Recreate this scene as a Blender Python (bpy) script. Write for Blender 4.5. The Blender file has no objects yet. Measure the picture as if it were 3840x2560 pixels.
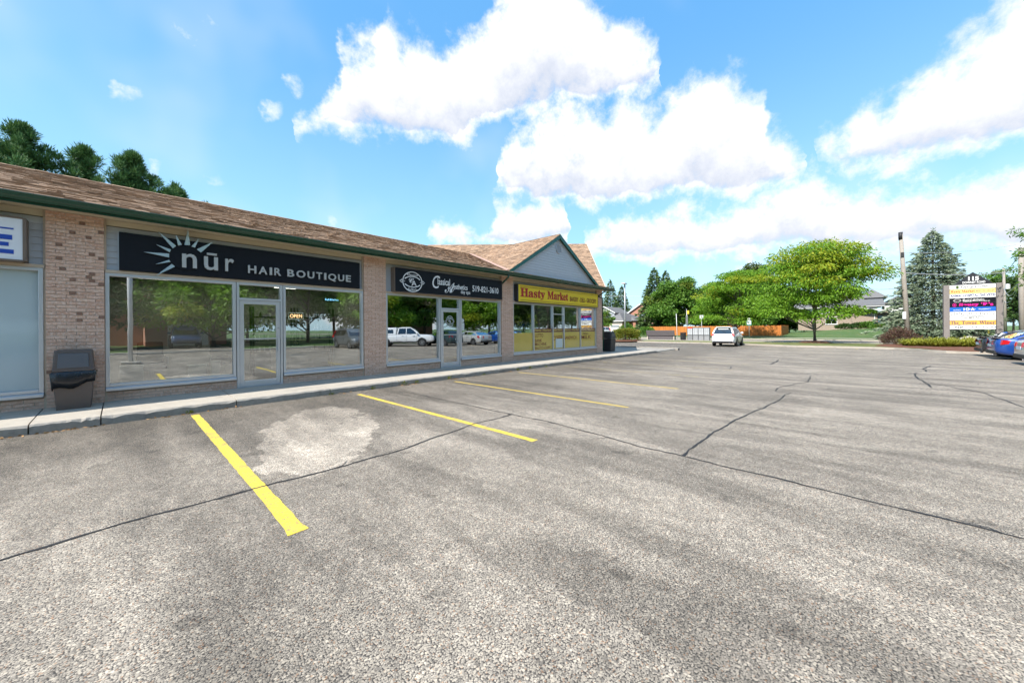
import bpy, bmesh, math, random
import numpy as np
from mathutils import Vector, Matrix, Euler

SC = bpy.context.scene
COL = SC.collection
R = math.radians
PI = math.pi

# ------------------------------------------------------------------ camera
# X runs along the shop front, Y points into the shops, Z is up; metres.
CAM_H = 1.52
YAW = R(42.7)
ROLL = R(0.42)
FWD = Vector((math.cos(YAW), math.sin(YAW), 0))
RGT = Vector((math.sin(YAW), -math.cos(YAW), 0))
UP = Vector((0, 0, 1))
cam_data = bpy.data.cameras.new("camera")
cam = bpy.data.objects.new("camera", cam_data)
COL.objects.link(cam)
cam_data.sensor_width = 36.0
cam_data.lens = 1353.0 / 3840.0 * 36.0
cam_data.shift_y = -48.0 / 3840.0
cam_data.clip_end = 3000
cam_data.clip_start = 0.05
cx = RGT * math.cos(ROLL) - UP * math.sin(ROLL)
cy = RGT * math.sin(ROLL) + UP * math.cos(ROLL)
cz = -FWD
cam.matrix_world = Matrix(((cx.x, cy.x, cz.x, 0), (cx.y, cy.y, cz.y, 0), (cx.z, cy.z, cz.z, CAM_H), (0, 0, 0, 1)))
SC.camera = cam

# ------------------------------------------------------------------ render look
SC.view_settings.view_transform = 'Standard'
SC.view_settings.look = 'None'
SC.view_settings.gamma = 1.0
SC.view_settings.exposure = 0.95
SC.view_settings.use_curve_mapping = False
SC.render.engine = 'CYCLES'
SC.cycles.use_denoising = True
SC.cycles.use_adaptive_sampling = True
SC.cycles.adaptive_threshold = 0.02
SC.cycles.adaptive_min_samples = 20
SC.cycles.max_bounces = 8
SC.cycles.diffuse_bounces = 2
SC.cycles.glossy_bounces = 4
SC.cycles.transparent_max_bounces = 12
SC.cycles.sample_clamp_indirect = 8.0
SC.cycles.caustics_reflective = False
SC.cycles.caustics_refractive = False

# ------------------------------------------------------------------ sun
SUN_AZ = math.atan2(0.07, -1.0)      # sun stands beyond the shops' far-left end
SUN_EL = R(47)
sun_dir = Vector((math.cos(SUN_EL) * math.cos(SUN_AZ), math.cos(SUN_EL) * math.sin(SUN_AZ), math.sin(SUN_EL)))
sl = bpy.data.lights.new("sun", 'SUN')
sl.energy = 4.3
sl.angle = R(0.53)
sl.color = (1.0, 0.95, 0.87)
so = bpy.data.objects.new("sun", sl)
COL.objects.link(so)
so.rotation_euler = sun_dir.to_track_quat('Z', 'Y').to_euler()

# ------------------------------------------------------------------ node helper
class NT:
    def __init__(s, tree):
        s.t = tree
        s.n = tree.nodes
        s.n.clear()
    def new(s, kind, **kw):
        n = s.n.new(kind)
        for k, v in kw.items():
            setattr(n, k, v)
        return n
    def link(s, a, b):
        s.t.links.new(a, b)
    def put(s, sock, v):
        if isinstance(v, bpy.types.NodeSocket):
            s.t.links.new(v, sock)
        else:
            sock.default_value = v
    def math(s, op, a, b=None, c=None, clamp=False):
        n = s.new('ShaderNodeMath', operation=op, use_clamp=clamp)
        s.put(n.inputs[0], a)
        if b is not None: s.put(n.inputs[1], b)
        if c is not None: s.put(n.inputs[2], c)
        return n.outputs[0]
    def vmath(s, op, a, b=None, scale=None):
        n = s.new('ShaderNodeVectorMath', operation=op)
        s.put(n.inputs[0], a)
        if b is not None: s.put(n.inputs[1], b)
        if scale is not None: s.put(n.inputs['Scale'], scale)
        return n.outputs[1] if op in ('DOT_PRODUCT', 'LENGTH', 'DISTANCE') else n.outputs[0]
    def noise(s, vec, scale, detail=4, rough=0.55, dist=0.0, out='Fac'):
        n = s.new('ShaderNodeTexNoise')
        if vec is not None: s.link(vec, n.inputs['Vector'])
        n.inputs['Scale'].default_value = scale
        n.inputs['Detail'].default_value = detail
        n.inputs['Roughness'].default_value = rough
        n.inputs['Distortion'].default_value = dist
        return n.outputs['Fac' if out == 'Fac' else 'Color']
    def noise2(s, vec, scale, detail=4, rough=0.55, dist=0.0, out='Fac'):
        o = s.noise(vec, scale, detail, rough, dist, out)
        o.node.noise_dimensions = '2D'
        return o
    def ramp(s, f, a, b, va=0.0, vb=1.0, smooth=True):
        n = s.new('ShaderNodeMapRange', interpolation_type='SMOOTHSTEP' if smooth else 'LINEAR')
        s.put(n.inputs[0], f)
        for i, v in zip((1, 2, 3, 4), (a, b, va, vb)): s.put(n.inputs[i], v)
        return n.outputs[0]
    def mix(s, f, a, b, blend='MIX'):
        n = s.new('ShaderNodeMix', data_type='RGBA', blend_type=blend)
        s.put(n.inputs[0], f)
        for i, v in ((6, a), (7, b)):
            if isinstance(v, tuple) and len(v) == 3: v = v + (1,)
            s.put(n.inputs[i], v)
        return n.outputs[2]
    def mapping(s, vec, scale=(1, 1, 1), rot=(0, 0, 0), loc=(0, 0, 0), kind='POINT'):
        n = s.new('ShaderNodeMapping', vector_type=kind)
        s.link(vec, n.inputs[0])
        n.inputs['Location'].default_value = loc
        n.inputs['Rotation'].default_value = rot
        n.inputs['Scale'].default_value = scale
        return n.outputs[0]

# ------------------------------------------------------------------ world: sky with cumulus
world = bpy.data.worlds.new("World")
SC.world = world
world.use_nodes = True
world.cycles.sampling_method = 'NONE'
w = NT(world.node_tree)
sky = w.new('ShaderNodeTexSky', sky_type='NISHITA')
sky.sun_disc = False
sky.sun_elevation = SUN_EL
sky.sun_rotation = PI / 2 - SUN_AZ
sky.air_density = 1.0
sky.dust_density = 0.6
sky.ozone_density = 2.2
tc = w.new('ShaderNodeTexCoord')
dirv = w.vmath('NORMALIZE', tc.outputs['Generated'])
# cumulus banks: outline of their tops and of their flat bases, (azimuth, elevation) in degrees
BANKS = [
 ([(19.3, 33.7), (19.9, 36.2), (21.7, 36.9), (24.7, 38.5), (29.8, 39.8), (31.8, 41.8), (33.8, 44.5), (41.3, 44.5), (44.8, 42.3), (47.6, 39.7), (50.3, 38.3), (53.7, 37.0), (55.7, 36.6), (56.7, 37.7), (59.9, 37.7), (61.1, 39.2), (62.0, 38.8), (63.3, 36.2), (67.4, 34.9), (68.3, 31.2), (70.3, 28.3), (73.7, 25.4)], [(19.3, 32.4), (22.3, 31.1), (24.8, 31.0), (27.3, 31.6), (31.9, 31.8), (37.3, 31.7), (44.2, 31.3), (47.7, 29.7), (50.4, 27.8), (58.4, 26.6), (62.2, 26.9), (65.2, 27.5), (69.2, 26.1), (73.7, 25.2)]),
 ([(3.5, 19.5), (5.6, 22.0), (7.4, 23.9), (7.8, 25.4), (8.0, 28.0), (10.7, 29.8), (13.2, 31.6), (16.5, 30.8), (18.2, 29.3), (19.9, 28.5), (24.8, 30.0), (30.0, 29.4), (30.6, 30.5), (33.3, 30.7), (38.0, 30.2), (41.8, 29.5), (44.3, 27.1), (46.0, 23.2)], [(3.5, 18.8), (6.5, 17.6), (12.8, 18.3), (20.0, 19.2), (24.3, 19.1), (27.4, 18.5), (37.4, 20.1), (43.6, 21.4), (46.1, 22.3)]),
 ([(-15.4, 27.8), (-13.3, 29.1), (-11.7, 27.6), (-10.8, 25.9), (-9.5, 25.7), (-8.4, 25.4), (-6.5, 26.0), (-4.9, 24.4), (-3.9, 23.0), (-2.3, 23.1), (-0.8, 20.8), (1.4, 21.3), (2.6, 20.9)], [(-15.3, 16.5), (-12.2, 17.2), (-9.7, 16.5), (-7.0, 16.6), (-3.9, 16.5), (-0.4, 17.8), (2.6, 20.3)]),
 ([(-15.3, 13.8), (-12.2, 14.4), (-11.0, 13.9), (-9.7, 13.5), (-7.0, 13.9), (-6.1, 15.0), (-4.9, 15.0), (-4.2, 14.2), (-0.8, 15.4), (1.5, 16.6), (2.2, 18.0), (3.9, 18.7), (6.1, 18.2), (7.4, 17.0), (12.3, 15.8), (13.4, 14.8), (18.3, 16.3), (24.9, 16.8), (28.8, 15.6), (31.7, 12.9)], [(-15.3, 6.7), (-9.7, 7.8), (-5.5, 8.1), (1.5, 9.0), (5.7, 9.8), (11.3, 9.7), (15.5, 9.5), (24.3, 9.9), (31.8, 11.6)]),
 ([(33.1, 13.9), (33.4, 18.5), (36.1, 19.4), (41.6, 19.4), (45.4, 18.6), (46.1, 15.2), (47.1, 15.2), (50.5, 16.2), (53.9, 15.9), (55.9, 13.7)], [(33.1, 13.6), (37.5, 13.1), (45.4, 13.2), (50.6, 13.0), (55.9, 13.2)]),
]
PUFFS = [(88.7, 23.8, 1.6, 1.8, 0.75), (73.6, 30.0, 2.5, 1.6, 0.8), (76.1, 27.8, 1.9, 1.3, 0.7), (87.9, 18.3, 1.2, 1.7, 0.8), (81.6, 18.2, 2.0, 2.0, 0.6)]
warp1 = w.vmath('SUBTRACT', w.noise(dirv, 7.0, 2, 0.6, out='Color'), (0.5, 0.5, 0.5))
warp2 = w.vmath('SUBTRACT', w.noise(dirv, 26.0, 3, 0.62, out='Color'), (0.5, 0.5, 0.5))
wd = w.vmath('ADD', dirv, w.vmath('ADD', w.vmath('SCALE', warp1, scale=0.085), w.vmath('SCALE', warp2, scale=0.034)))

sp = w.new('ShaderNodeSeparateXYZ')
w.link(wd, sp.inputs[0])
AZ = w.math('ARCTAN2', sp.outputs[1], sp.outputs[0])
EL = w.math('MULTIPLY_ADD', w.math('ARCSINE', sp.outputs[2]), 180 / PI / 80, 0.25)
AZN = w.math('MULTIPLY_ADD', AZ, 1 / PI, 1 / 3)
def outline(pts, out):
    n = w.new('ShaderNodeFloatCurve')
    w.link(AZN, n.inputs['Value'])
    c = n.mapping.curves[0]
    P = [(0.0, out), ((pts[0][0] + 59.4) / 180, out)] + [((a + 60) / 180, (e + 20) / 80) for a, e in pts] + [((pts[-1][0] + 60.6) / 180, out), (1.0, out)]
    while len(c.points) < len(P): c.points.new(0.5, 0.5)
    for q, (x, y) in zip(c.points, P):
        q.location = (x, y); q.handle_type = 'VECTOR'
    n.mapping.update()
    return n.outputs[0]
dens, low = -1.0, 0.0
for tp, bt in BANKS:
    T, B = outline(tp, 0.0), outline(bt, 0.6)
    up_ = w.math('MULTIPLY', w.math('SUBTRACT', T, EL), 80 / 3.6)
    dn_ = w.math('MULTIPLY', w.math('SUBTRACT', EL, B), 80 / 2.6)
    g_ = w.math('MINIMUM', w.math('MINIMUM', up_, dn_), 1.0)
    dens = w.math('MAXIMUM', dens, g_)
    hgt = w.math('DIVIDE', w.math('SUBTRACT', T, EL), w.math('MAXIMUM', w.math('SUBTRACT', T, B), 0.02))
    low = w.math('MAXIMUM', low, w.math('MULTIPLY', hgt, w.math('MULTIPLY', g_, 2.5, clamp=True)))
for az, el, a, b, wt in PUFFS:
    px_ = w.math('MULTIPLY_ADD', AZN, 180 / a, -(az + 60) / a)
    py_ = w.math('MULTIPLY_ADD', EL, 80 / b, -(el + 20) / b)
    d2 = w.math('MULTIPLY_ADD', py_, py_, w.math('MULTIPLY', px_, px_))
    dens = w.math('MAXIMUM', dens, w.math('MULTIPLY_ADD', d2, -0.9, wt - 0.70))
fbm = w.noise(dirv, 13.0, 7, 0.66)
# the rest of the sky carries the same kind of scattered cumulus
facing = w.vmath('DOT_PRODUCT', dirv, tuple(Vector((FWD.x, FWD.y, 0.25)).normalized()))
wide = w.noise(dirv, 3.1, 3, 0.55)
other = w.math('SUBTRACT', w.ramp(facing, 0.62, 0.30), w.ramp(wide, 0.70, 0.48, 0.0, 1.7))
dens = w.math('MAXIMUM', dens, other)
dens = w.math('MULTIPLY_ADD', w.math('SUBTRACT', fbm, 0.5), 3.0, dens)
mask = w.ramp(dens, -0.52, 0.70)
wisp = w.math('MULTIPLY', w.ramp(wide, 0.44, 0.74), 0.22)
mask = w.math('MAXIMUM', mask, wisp)
shade = w.ramp(w.math('MULTIPLY_ADD', w.math('SUBTRACT', fbm, 0.5), -1.0, low), 0.34, 1.0)
cloud_col = w.mix(shade, (0.62, 0.62, 0.625), (0.38, 0.41, 0.48))
sky_rgb = w.mix(1.0, sky.outputs[0], (0.105, 0.135, 0.150), 'MULTIPLY')
sep = w.new('ShaderNodeSeparateXYZ')
w.link(dirv, sep.inputs[0])
clear = w.mix(w.ramp(sep.outputs[2], 0.10, 0.66), (0.275, 0.495, 0.62), (0.092, 0.295, 0.575))
sky_rgb = w.mix(0.68, sky_rgb, clear)
haze = w.ramp(sep.outputs[2], 0.20, 0.0)
sky_rgb = w.mix(w.math('MULTIPLY', haze, 0.5), sky_rgb, (0.42, 0.54, 0.60))
final = w.mix(mask, sky_rgb, cloud_col)
bg = w.new('ShaderNodeBackground')
bg.inputs['Strength'].default_value = 1.0
w.link(final, bg.inputs['Color'])
wo = w.new('ShaderNodeOutputWorld')
w.link(bg.outputs[0], wo.inputs['Surface'])

# ------------------------------------------------------------------ materials
MATS = {}
def _mat(name):
    m = bpy.data.materials.new(name)
    m.use_nodes = True
    t = NT(m.node_tree)
    out = t.new('ShaderNodeOutputMaterial')
    p = t.new('ShaderNodeBsdfPrincipled')
    t.link(p.outputs[0], out.inputs['Surface'])
    MATS[name] = m
    return m, t, p, out
def _obj(t):
    return t.new('ShaderNodeTexCoord').outputs['Object']
def _pos(t):
    return t.new('ShaderNodeNewGeometry').outputs['Position']
def _bump(t, p, h, strength, dist=0.01):
    b = t.new('ShaderNodeBump')
    b.inputs['Strength'].default_value = strength
    b.inputs['Distance'].default_value = dist
    t.link(h, b.inputs['Height'])
    t.link(b.outputs[0], p.inputs['Normal'])
def M(name, col, rough=0.6, metal=0.0, var=0.12, vs=6.0, bump=0.0, bs=60.0, spec=0.5, island=0.0, objrand=0.0, dirt=0.0, coat=0.0):
    """Principled with fine noise variation, optional per-piece variation and dirt patches."""
    m, t, p, out = _mat(name)
    pos = _pos(t)
    f = t.noise(pos, vs, 5, 0.6)
    d = tuple(max(0.0, c * (1 - var)) for c in col)
    b = tuple(min(1.0, c * (1 + var)) for c in col)
    c = t.mix(f, d, b)
    if island or objrand:
        rnd = t.new('ShaderNodeNewGeometry').outputs['Random Per Island'] if island else t.new('ShaderNodeObjectInfo').outputs['Random']
        k = island or objrand
        v = t.ramp(rnd, 0, 1, 1 - k, 1 + k, False)
        cc = t.new('ShaderNodeCombineColor')
        for i in range(3): t.link(v, cc.inputs[i])
        c = t.mix(1.0, c, cc.outputs[0], 'MULTIPLY')
    if dirt:
        dn = t.ramp(t.noise(pos, 1.7, 6, 0.65), 0.5, 0.72)
        c = t.mix(t.math('MULTIPLY', dn, dirt), c, tuple(x * 0.45 for x in col))
    t.link(c, p.inputs['Base Color'])
    p.inputs['Roughness'].default_value = rough
    p.inputs['Metallic'].default_value = metal
    p.inputs['Specular IOR Level'].default_value = spec
    if coat:
        p.inputs['Coat Weight'].default_value = coat
        p.inputs['Coat Roughness'].default_value = 0.05
    if bump:
        _bump(t, p, t.noise(pos, bs, 4, 0.6), bump)
    return m

def emit(name, col, s):
    m, t, p, out = _mat(name)
    p.inputs['Base Color'].default_value = col + (1,)
    p.inputs['Emission Color'].default_value = col + (1,)
    p.inputs['Emission Strength'].default_value = s
    m.cycles.emission_sampling = 'NONE'
    return m

def glass(name, tint, refl, rough=0.0):
    m, t, p, out = _mat(name)
    t.n.remove(p)
    tr = t.new('ShaderNodeBsdfTransparent'); tr.inputs[0].default_value = tint + (1,)
    gl = t.new('ShaderNodeBsdfGlossy'); gl.inputs['Roughness'].default_value = rough
    gl.inputs['Color'].default_value = (0.93, 0.98, 1.0, 1)
    lw = t.new('ShaderNodeFresnel'); lw.inputs['IOR'].default_value = 1.5
    # pane surfaces are never quite flat: the reflections wander a little
    b = t.new('ShaderNodeBump'); b.inputs['Strength'].default_value = 0.025; b.inputs['Distance'].default_value = 0.02
    t.link(t.noise(_pos(t), 1.6, 2, 0.5), b.inputs['Height'])
    t.link(b.outputs[0], gl.inputs['Normal'])
    f = t.math('ADD', lw.outputs[0], refl, clamp=True)
    mx = t.new('ShaderNodeMixShader')
    t.link(f, mx.inputs[0]); t.link(tr.outputs[0], mx.inputs[1]); t.link(gl.outputs[0], mx.inputs[2])
    t.link(mx.outputs[0], out.inputs['Surface'])
    return m

def leafmat(name, c0, c1, tint=None, trans=0.3):
    m, t, p, out = _mat(name)
    rnd = t.new('ShaderNodeNewGeometry').outputs['Random Per Island']
    c = t.mix(rnd, c0, c1)
    if tint:
        at = t.new('ShaderNodeAttribute', attribute_name='tint')
        c = t.mix(at.outputs['Fac'], c, tint)
    t.link(c, p.inputs['Base Color'])
    p.inputs['Roughness'].default_value = 0.55
    p.inputs['Specular IOR Level'].default_value = 0.3
    tl = t.new('ShaderNodeBsdfTranslucent')
    t.link(c, tl.inputs[0])
    mx = t.new('ShaderNodeMixShader'); mx.inputs[0].default_value = trans
    t.link(p.outputs[0], mx.inputs[1]); t.link(tl.outputs[0], mx.inputs[2])
    t.link(mx.outputs[0], out.inputs['Surface'])
    return m

def asphalt(name, lot=True):
    m, t, p, out = _mat(name)
    pos = _pos(t)
    # crushed-stone surface: pale chips in dark binder
    vo = t.new('ShaderNodeTexVoronoi', feature='F1', voronoi_dimensions='2D'); vo.inputs['Scale'].default_value = 120
    t.link(pos, vo.inputs['Vector'])
    sc = t.new('ShaderNodeSeparateColor'); t.link(vo.outputs['Color'], sc.inputs[0])
    chip = t.ramp(sc.outputs[0], 0.0, 1.0, 0.0, 1.0, False)
    col = t.mix(chip, (0.145, 0.134, 0.122), (0.40, 0.368, 0.325))
    v2 = t.new('ShaderNodeTexVoronoi', feature='F1', voronoi_dimensions='2D'); v2.inputs['Scale'].default_value = 62
    t.link(pos, v2.inputs['Vector'])
    s2 = t.new('ShaderNodeSeparateColor'); t.link(v2.outputs['Color'], s2.inputs[0])
    stone = t.math('MULTIPLY', t.ramp(s2.outputs[2], 0.62, 0.66), t.ramp(v2.outputs['Distance'], 0.46, 0.34))
    col = t.mix(stone, col, t.mix(s2.outputs[0], (0.16, 0.15, 0.14), (0.47, 0.43, 0.37)))
    warm = t.ramp(sc.outputs[1], 0.93, 0.97)
    col = t.mix(t.math('MULTIPLY', warm, 0.5), col, (0.30, 0.15, 0.07))
    edge = t.ramp(vo.outputs['Distance'], 0.70, 0.38)
    edge = t.math('MAXIMUM', edge, stone)
    col = t.mix(edge, (0.055, 0.052, 0.05), col)
    # broad weathering: bleached areas, and worn streaks lying across the lot
    big = t.noise2(pos, 0.42, 5, 0.6)
    st = t.noise2(t.mapping(pos, (1.0, 0.13, 1.0), (0, 0, R(-9))), 1.25, 4, 0.55, 0.25)
    st2 = t.noise2(t.mapping(pos, (1.0, 0.34, 1.0), (0, 0, R(6))), 2.6, 4, 0.6, 0.2)
    k = t.ramp(st, 0.36, 0.58, 0.77, 1.05)
    k = t.math('MULTIPLY', k, t.ramp(big, 0.30, 0.68, 0.90, 1.10))
    k = t.math('MULTIPLY', k, t.ramp(st2, 0.34, 0.66, 0.84, 1.12))
    grit = t.noise2(pos, 9.0, 4, 0.7)
    k = t.math('MULTIPLY', k, t.ramp(grit, 0.3, 0.7, 0.88, 1.12))
    drip = t.ramp(t.noise2(pos, 2.3, 3, 0.5), 0.70, 0.76)
    k = t.math('MULTIPLY', k, t.ramp(drip, 0, 1, 1.0, 0.7))
    if lot:
        sx = t.new('ShaderNodeSeparateXYZ'); t.link(pos, sx.inputs[0])
        # darker, oilier stalls next to the kerb
        stall = t.ramp(t.math('MULTIPLY_ADD', t.math('SUBTRACT', t.noise2(pos, 0.9, 4, 0.6), 0.5), 3.2, sx.outputs[1]), 3.6, 8.2)
        k = t.math('MULTIPLY', k, t.ramp(stall, 0, 1, 1.04, 0.66))
        # a paler repaired patch between the first two lines
        wp = t.vmath('ADD', pos, t.vmath('SCALE', t.vmath('SUBTRACT', t.noise2(pos, 1.6, 5, 0.65, out='Color'), (0.5, 0.5, 0.5)), scale=0.8))
        rp = t.mapping(t.vmath('SUBTRACT', wp, (2.05, 5.85, 0)), (1, 1, 0), (0, 0, R(22)))
        pl = t.vmath('LENGTH', t.vmath('MULTIPLY', rp, (1.28, 0.52, 0.0)))
        pm = t.ramp(pl, 1.0, 0.95)
        k = t.math('MULTIPLY', k, t.ramp(pm, 0, 1, 1.0, 1.8))
    cc = t.new('ShaderNodeCombineColor')
    for i in range(3): t.link(k, cc.inputs[i])
    col = t.mix(1.0, col, cc.outputs[0], 'MULTIPLY')
    col = t.mix(1.0, col, (1.07, 0.995, 0.895), 'MULTIPLY')
    t.link(col, p.inputs['Base Color'])
    p.inputs['Roughness'].default_value = 0.82
    p.inputs['Specular IOR Level'].default_value = 0.35
    h = t.math('ADD', t.math('MULTIPLY', edge, 0.7), t.math('MULTIPLY', chip, 0.5))
    _bump(t, p, h, 0.5, 0.004)
    return m

def grassmat(name, c0, c1, dry):
    m, t, p, out = _mat(name)
    pos = _pos(t)
    c = t.mix(t.noise(pos, 14, 6, 0.7), c0, c1)
    c = t.mix(t.math('MULTIPLY', t.ramp(t.noise(pos, 0.7, 5, 0.6), 0.42, 0.66), 0.85), c, dry)
    t.link(c, p.inputs['Base Color'])
    p.inputs['Roughness'].default_value = 0.9
    _bump(t, p, t.noise(pos, 40, 4, 0.7), 0.9, 0.05)
    return m

def brickmat(name, obj=True):
    m, t, p, out = _mat(name)
    pos = _pos(t)
    rnd = t.new('ShaderNodeObjectInfo').outputs['Random'] if obj else t.new('ShaderNodeNewGeometry').outputs['Random Per Island']
    c = t.mix(rnd, (0.56, 0.33, 0.235), (0.70, 0.465, 0.35))
    mot = t.ramp(t.noise(pos, 22, 6, 0.72), 0.45, 0.64)
    c = t.mix(t.math('MULTIPLY', mot, 0.7), c, (0.77, 0.60, 0.50))
    dk = t.ramp(t.noise(pos, 48, 3, 0.6), 0.62, 0.72)
    c = t.mix(t.math('MULTIPLY', dk, 0.5), c, (0.13, 0.075, 0.05))
    t.link(c, p.inputs['Base Color'])
    p.inputs['Roughness'].default_value = 0.9
    _bump(t, p, t.noise(pos, 70, 5, 0.7), 0.6, 0.006)
    return m

asphalt('asphalt_lot'); asphalt('asphalt_road', False)
M('concrete', (0.41, 0.365, 0.305), 0.85, var=0.16, vs=9, bump=0.35, bs=90, dirt=0.35)
M('kerb_concrete', (0.39, 0.345, 0.29), 0.88, var=0.2, vs=12, bump=0.5, bs=50, dirt=0.4)
M('kerb_worn_shaded', (0.30, 0.275, 0.24), 0.9, var=0.3, vs=14, bump=0.8, bs=36, dirt=0.7)  # worn, dirty concrete, its base colour also darkened for the shaded kerb face
def paintmat(name, col, lo, hi):
    m, t, p, out = _mat(name)
    pos = _pos(t)
    f = t.ramp(t.noise2(pos, 38, 5, 0.75), lo, hi)
    f = t.math('MULTIPLY', f, t.ramp(t.noise2(pos, 3.0, 4, 0.6), 0.25, 0.5, 0.55, 1.0))
    c = t.mix(t.noise2(pos, 5.0, 4, 0.6), tuple(x * 0.82 for x in col), col)
    t.link(t.mix(f, (0.15, 0.14, 0.125), c), p.inputs['Base Color'])
    p.inputs['Roughness'].default_value = 0.75
    _bump(t, p, t.noise2(pos, 90, 3, 0.6), 0.5, 0.004)
paintmat('yellow_paint', (0.76, 0.55, 0.06), 0.30, 0.50)
paintmat('yellow_paint_mid', (0.70, 0.50, 0.07), 0.32, 0.53)
paintmat('yellow_paint_worn', (0.55, 0.40, 0.09), 0.42, 0.62)
M('tar', (0.022, 0.021, 0.021), 0.7, var=0.3)
grassmat('grass', (0.075, 0.105, 0.022), (0.15, 0.175, 0.045), (0.235, 0.20, 0.085))
grassmat('lawn', (0.035, 0.085, 0.016), (0.085, 0.15, 0.03), (0.11, 0.14, 0.04))
M('mulch', (0.14, 0.055, 0.03), 0.95, var=0.5, vs=30, bump=1.0, bs=40)
brickmat('brick'); brickmat('brick_joined', False)
M('brick_dark', (0.27, 0.155, 0.11), 0.9, var=0.3, vs=40, bump=0.5)
M('mortar', (0.48, 0.37, 0.30), 0.95, var=0.15, vs=30, bump=0.3)
M('aluminium', (0.62, 0.63, 0.66), 0.38, 0.65, var=0.05)
M('siding', (0.52, 0.54, 0.57), 0.55, var=0.05, vs=3, bump=0.08, bs=120)
M('soffit', (0.62, 0.54, 0.39), 0.6, var=0.06)
M('beige_trim', (0.52, 0.42, 0.32), 0.6, var=0.08)
M('green_metal', (0.010, 0.062, 0.035), 0.25, 0.0, var=0.12, dirt=0.25)
M('teal_metal', (0.012, 0.125, 0.105), 0.4, 0.0, var=0.12)
M('shingle', (0.30, 0.195, 0.125), 0.95, var=0.32, vs=11, bump=0.5, bs=120, island=0.32)
M('roof_deck', (0.10, 0.065, 0.045), 0.95)
M('valley_metal', (0.40, 0.25, 0.19), 0.7)
M('black_board', (0.006, 0.008, 0.013), 0.5, var=0.15, spec=0.22)
M('letter_silver', (0.50, 0.50, 0.49), 0.45, 0.3, var=0.05)
M('ray_silver_sky', (0.50, 0.64, 0.74), 0.25, 0.35, var=0.03)  # silver with a blue sky reflection put into the base colour
M('white_print', (0.85, 0.85, 0.85), 0.5, var=0.02)
M('white_panel', (0.80, 0.81, 0.84), 0.4, var=0.03)
M('blue_print', (0.015, 0.07, 0.42), 0.45, var=0.03)
M('brown_frame', (0.17, 0.125, 0.095), 0.5, var=0.1)
M('sign_yellow', (0.83, 0.60, 0.02), 0.4, var=0.03)
M('sign_red', (0.42, 0.012, 0.014), 0.45, var=0.04)
M('sign_maroon', (0.16, 0.008, 0.006), 0.45, var=0.04)
M('dark_metal', (0.045, 0.042, 0.045), 0.45, 0.3, var=0.15)
M('bin_brown', (0.105, 0.078, 0.066), 0.55, 0.0, var=0.15, bump=0.15)
M('bin_panel', (0.105, 0.10, 0.105), 0.45, var=0.1)
M('bag_black', (0.012, 0.013, 0.018), 0.25, var=0.2, bump=0.6, bs=25)
M('room_wall', (0.34, 0.33, 0.31), 0.9, var=0.06)
M('room_dark', (0.07, 0.065, 0.06), 0.9, var=0.1)
M('room_floor', (0.12, 0.085, 0.06), 0.5, var=0.2)
M('blind', (0.86, 0.90, 0.92), 0.85, var=0.03)
M('shelf_black', (0.02, 0.018, 0.017), 0.5)
M('bottle_white', (0.65, 0.65, 0.63), 0.3)
M('bottle_dark', (0.05, 0.04, 0.05), 0.3)
M('film_yellow', (0.62, 0.45, 0.09), 0.5, var=0.15, vs=2, coat=1.0)
M('film_maroon', (0.14, 0.02, 0.015), 0.5, var=0.1, coat=1.0)
M('frosted', (0.46, 0.54, 0.56), 0.35, var=0.06, vs=1.2, coat=1.0)
M('paper', (0.62, 0.66, 0.64), 0.7, var=0.03)
glass('pane', (0.86, 0.90, 0.88), 0.43)
mb_, tb_, pb_, ob_ = _mat('pane_back')
tb_.n.remove(pb_)
tr_ = tb_.new('ShaderNodeBsdfTransparent'); tr_.inputs[0].default_value = (0.97, 0.99, 0.98, 1)
tb_.link(tr_.outputs[0], ob_.inputs['Surface'])
M('room_pale', (0.40, 0.385, 0.36), 0.9, var=0.05)
glass('house_glass', (0.18, 0.21, 0.23), 0.25)
glass('car_glass', (0.035, 0.045, 0.05), 0.12)
emit('neon', (1.0, 0.62, 0.30), 2.2)
emit('neon_frame', (0.75, 0.85, 0.75), 0.6)
emit('led', (0.25, 0.65, 1.0), 1.6)
emit('tube', (1.0, 0.96, 0.88), 3.0)
M('bark', (0.115, 0.09, 0.068), 0.95, var=0.35, vs=18, bump=1.0, bs=28)
M('bark_grey', (0.20, 0.185, 0.165), 0.95, var=0.35, vs=14, bump=0.9, bs=24)
M('pole_wood', (0.31, 0.275, 0.24), 0.9, var=0.28, vs=9, bump=0.5, bs=20, dirt=0.3)
M('post_wood', (0.21, 0.185, 0.175), 0.85, var=0.2, vs=8, bump=0.3)
M('fence_wood', (0.46, 0.155, 0.028), 0.75, var=0.25, vs=9, objrand=0.16)
M('wire', (0.50, 0.51, 0.52), 0.5, 0.2)
M('grey_metal', (0.42, 0.42, 0.43), 0.45, 0.6, var=0.06)
M('pale_metal', (0.60, 0.60, 0.60), 0.5, 0.2, var=0.05)
M('mail_red', (0.50, 0.03, 0.025), 0.45)
M('mail_grey', (0.20, 0.205, 0.215), 0.5, var=0.08)
M('bench_brown', (0.105, 0.09, 0.095), 0.75, var=0.2, bump=0.2)
M('sign_green', (0.03, 0.23, 0.20), 0.5)
M('caution_yellow', (0.60, 0.44, 0.03), 0.5)
M('traffic_orange', (0.75, 0.30, 0.02), 0.5)
M('rubber', (0.015, 0.015, 0.016), 0.85, var=0.2)
M('rim', (0.50, 0.51, 0.53), 0.3, 0.9)
M('trim_black', (0.018, 0.018, 0.02), 0.6)
M('red_lamp', (0.45, 0.008, 0.01), 0.15, coat=0.6)
M('clear_lamp', (0.65, 0.67, 0.70), 0.12, 0.4, coat=0.6)
M('plate', (0.62, 0.70, 0.78), 0.5)
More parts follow.
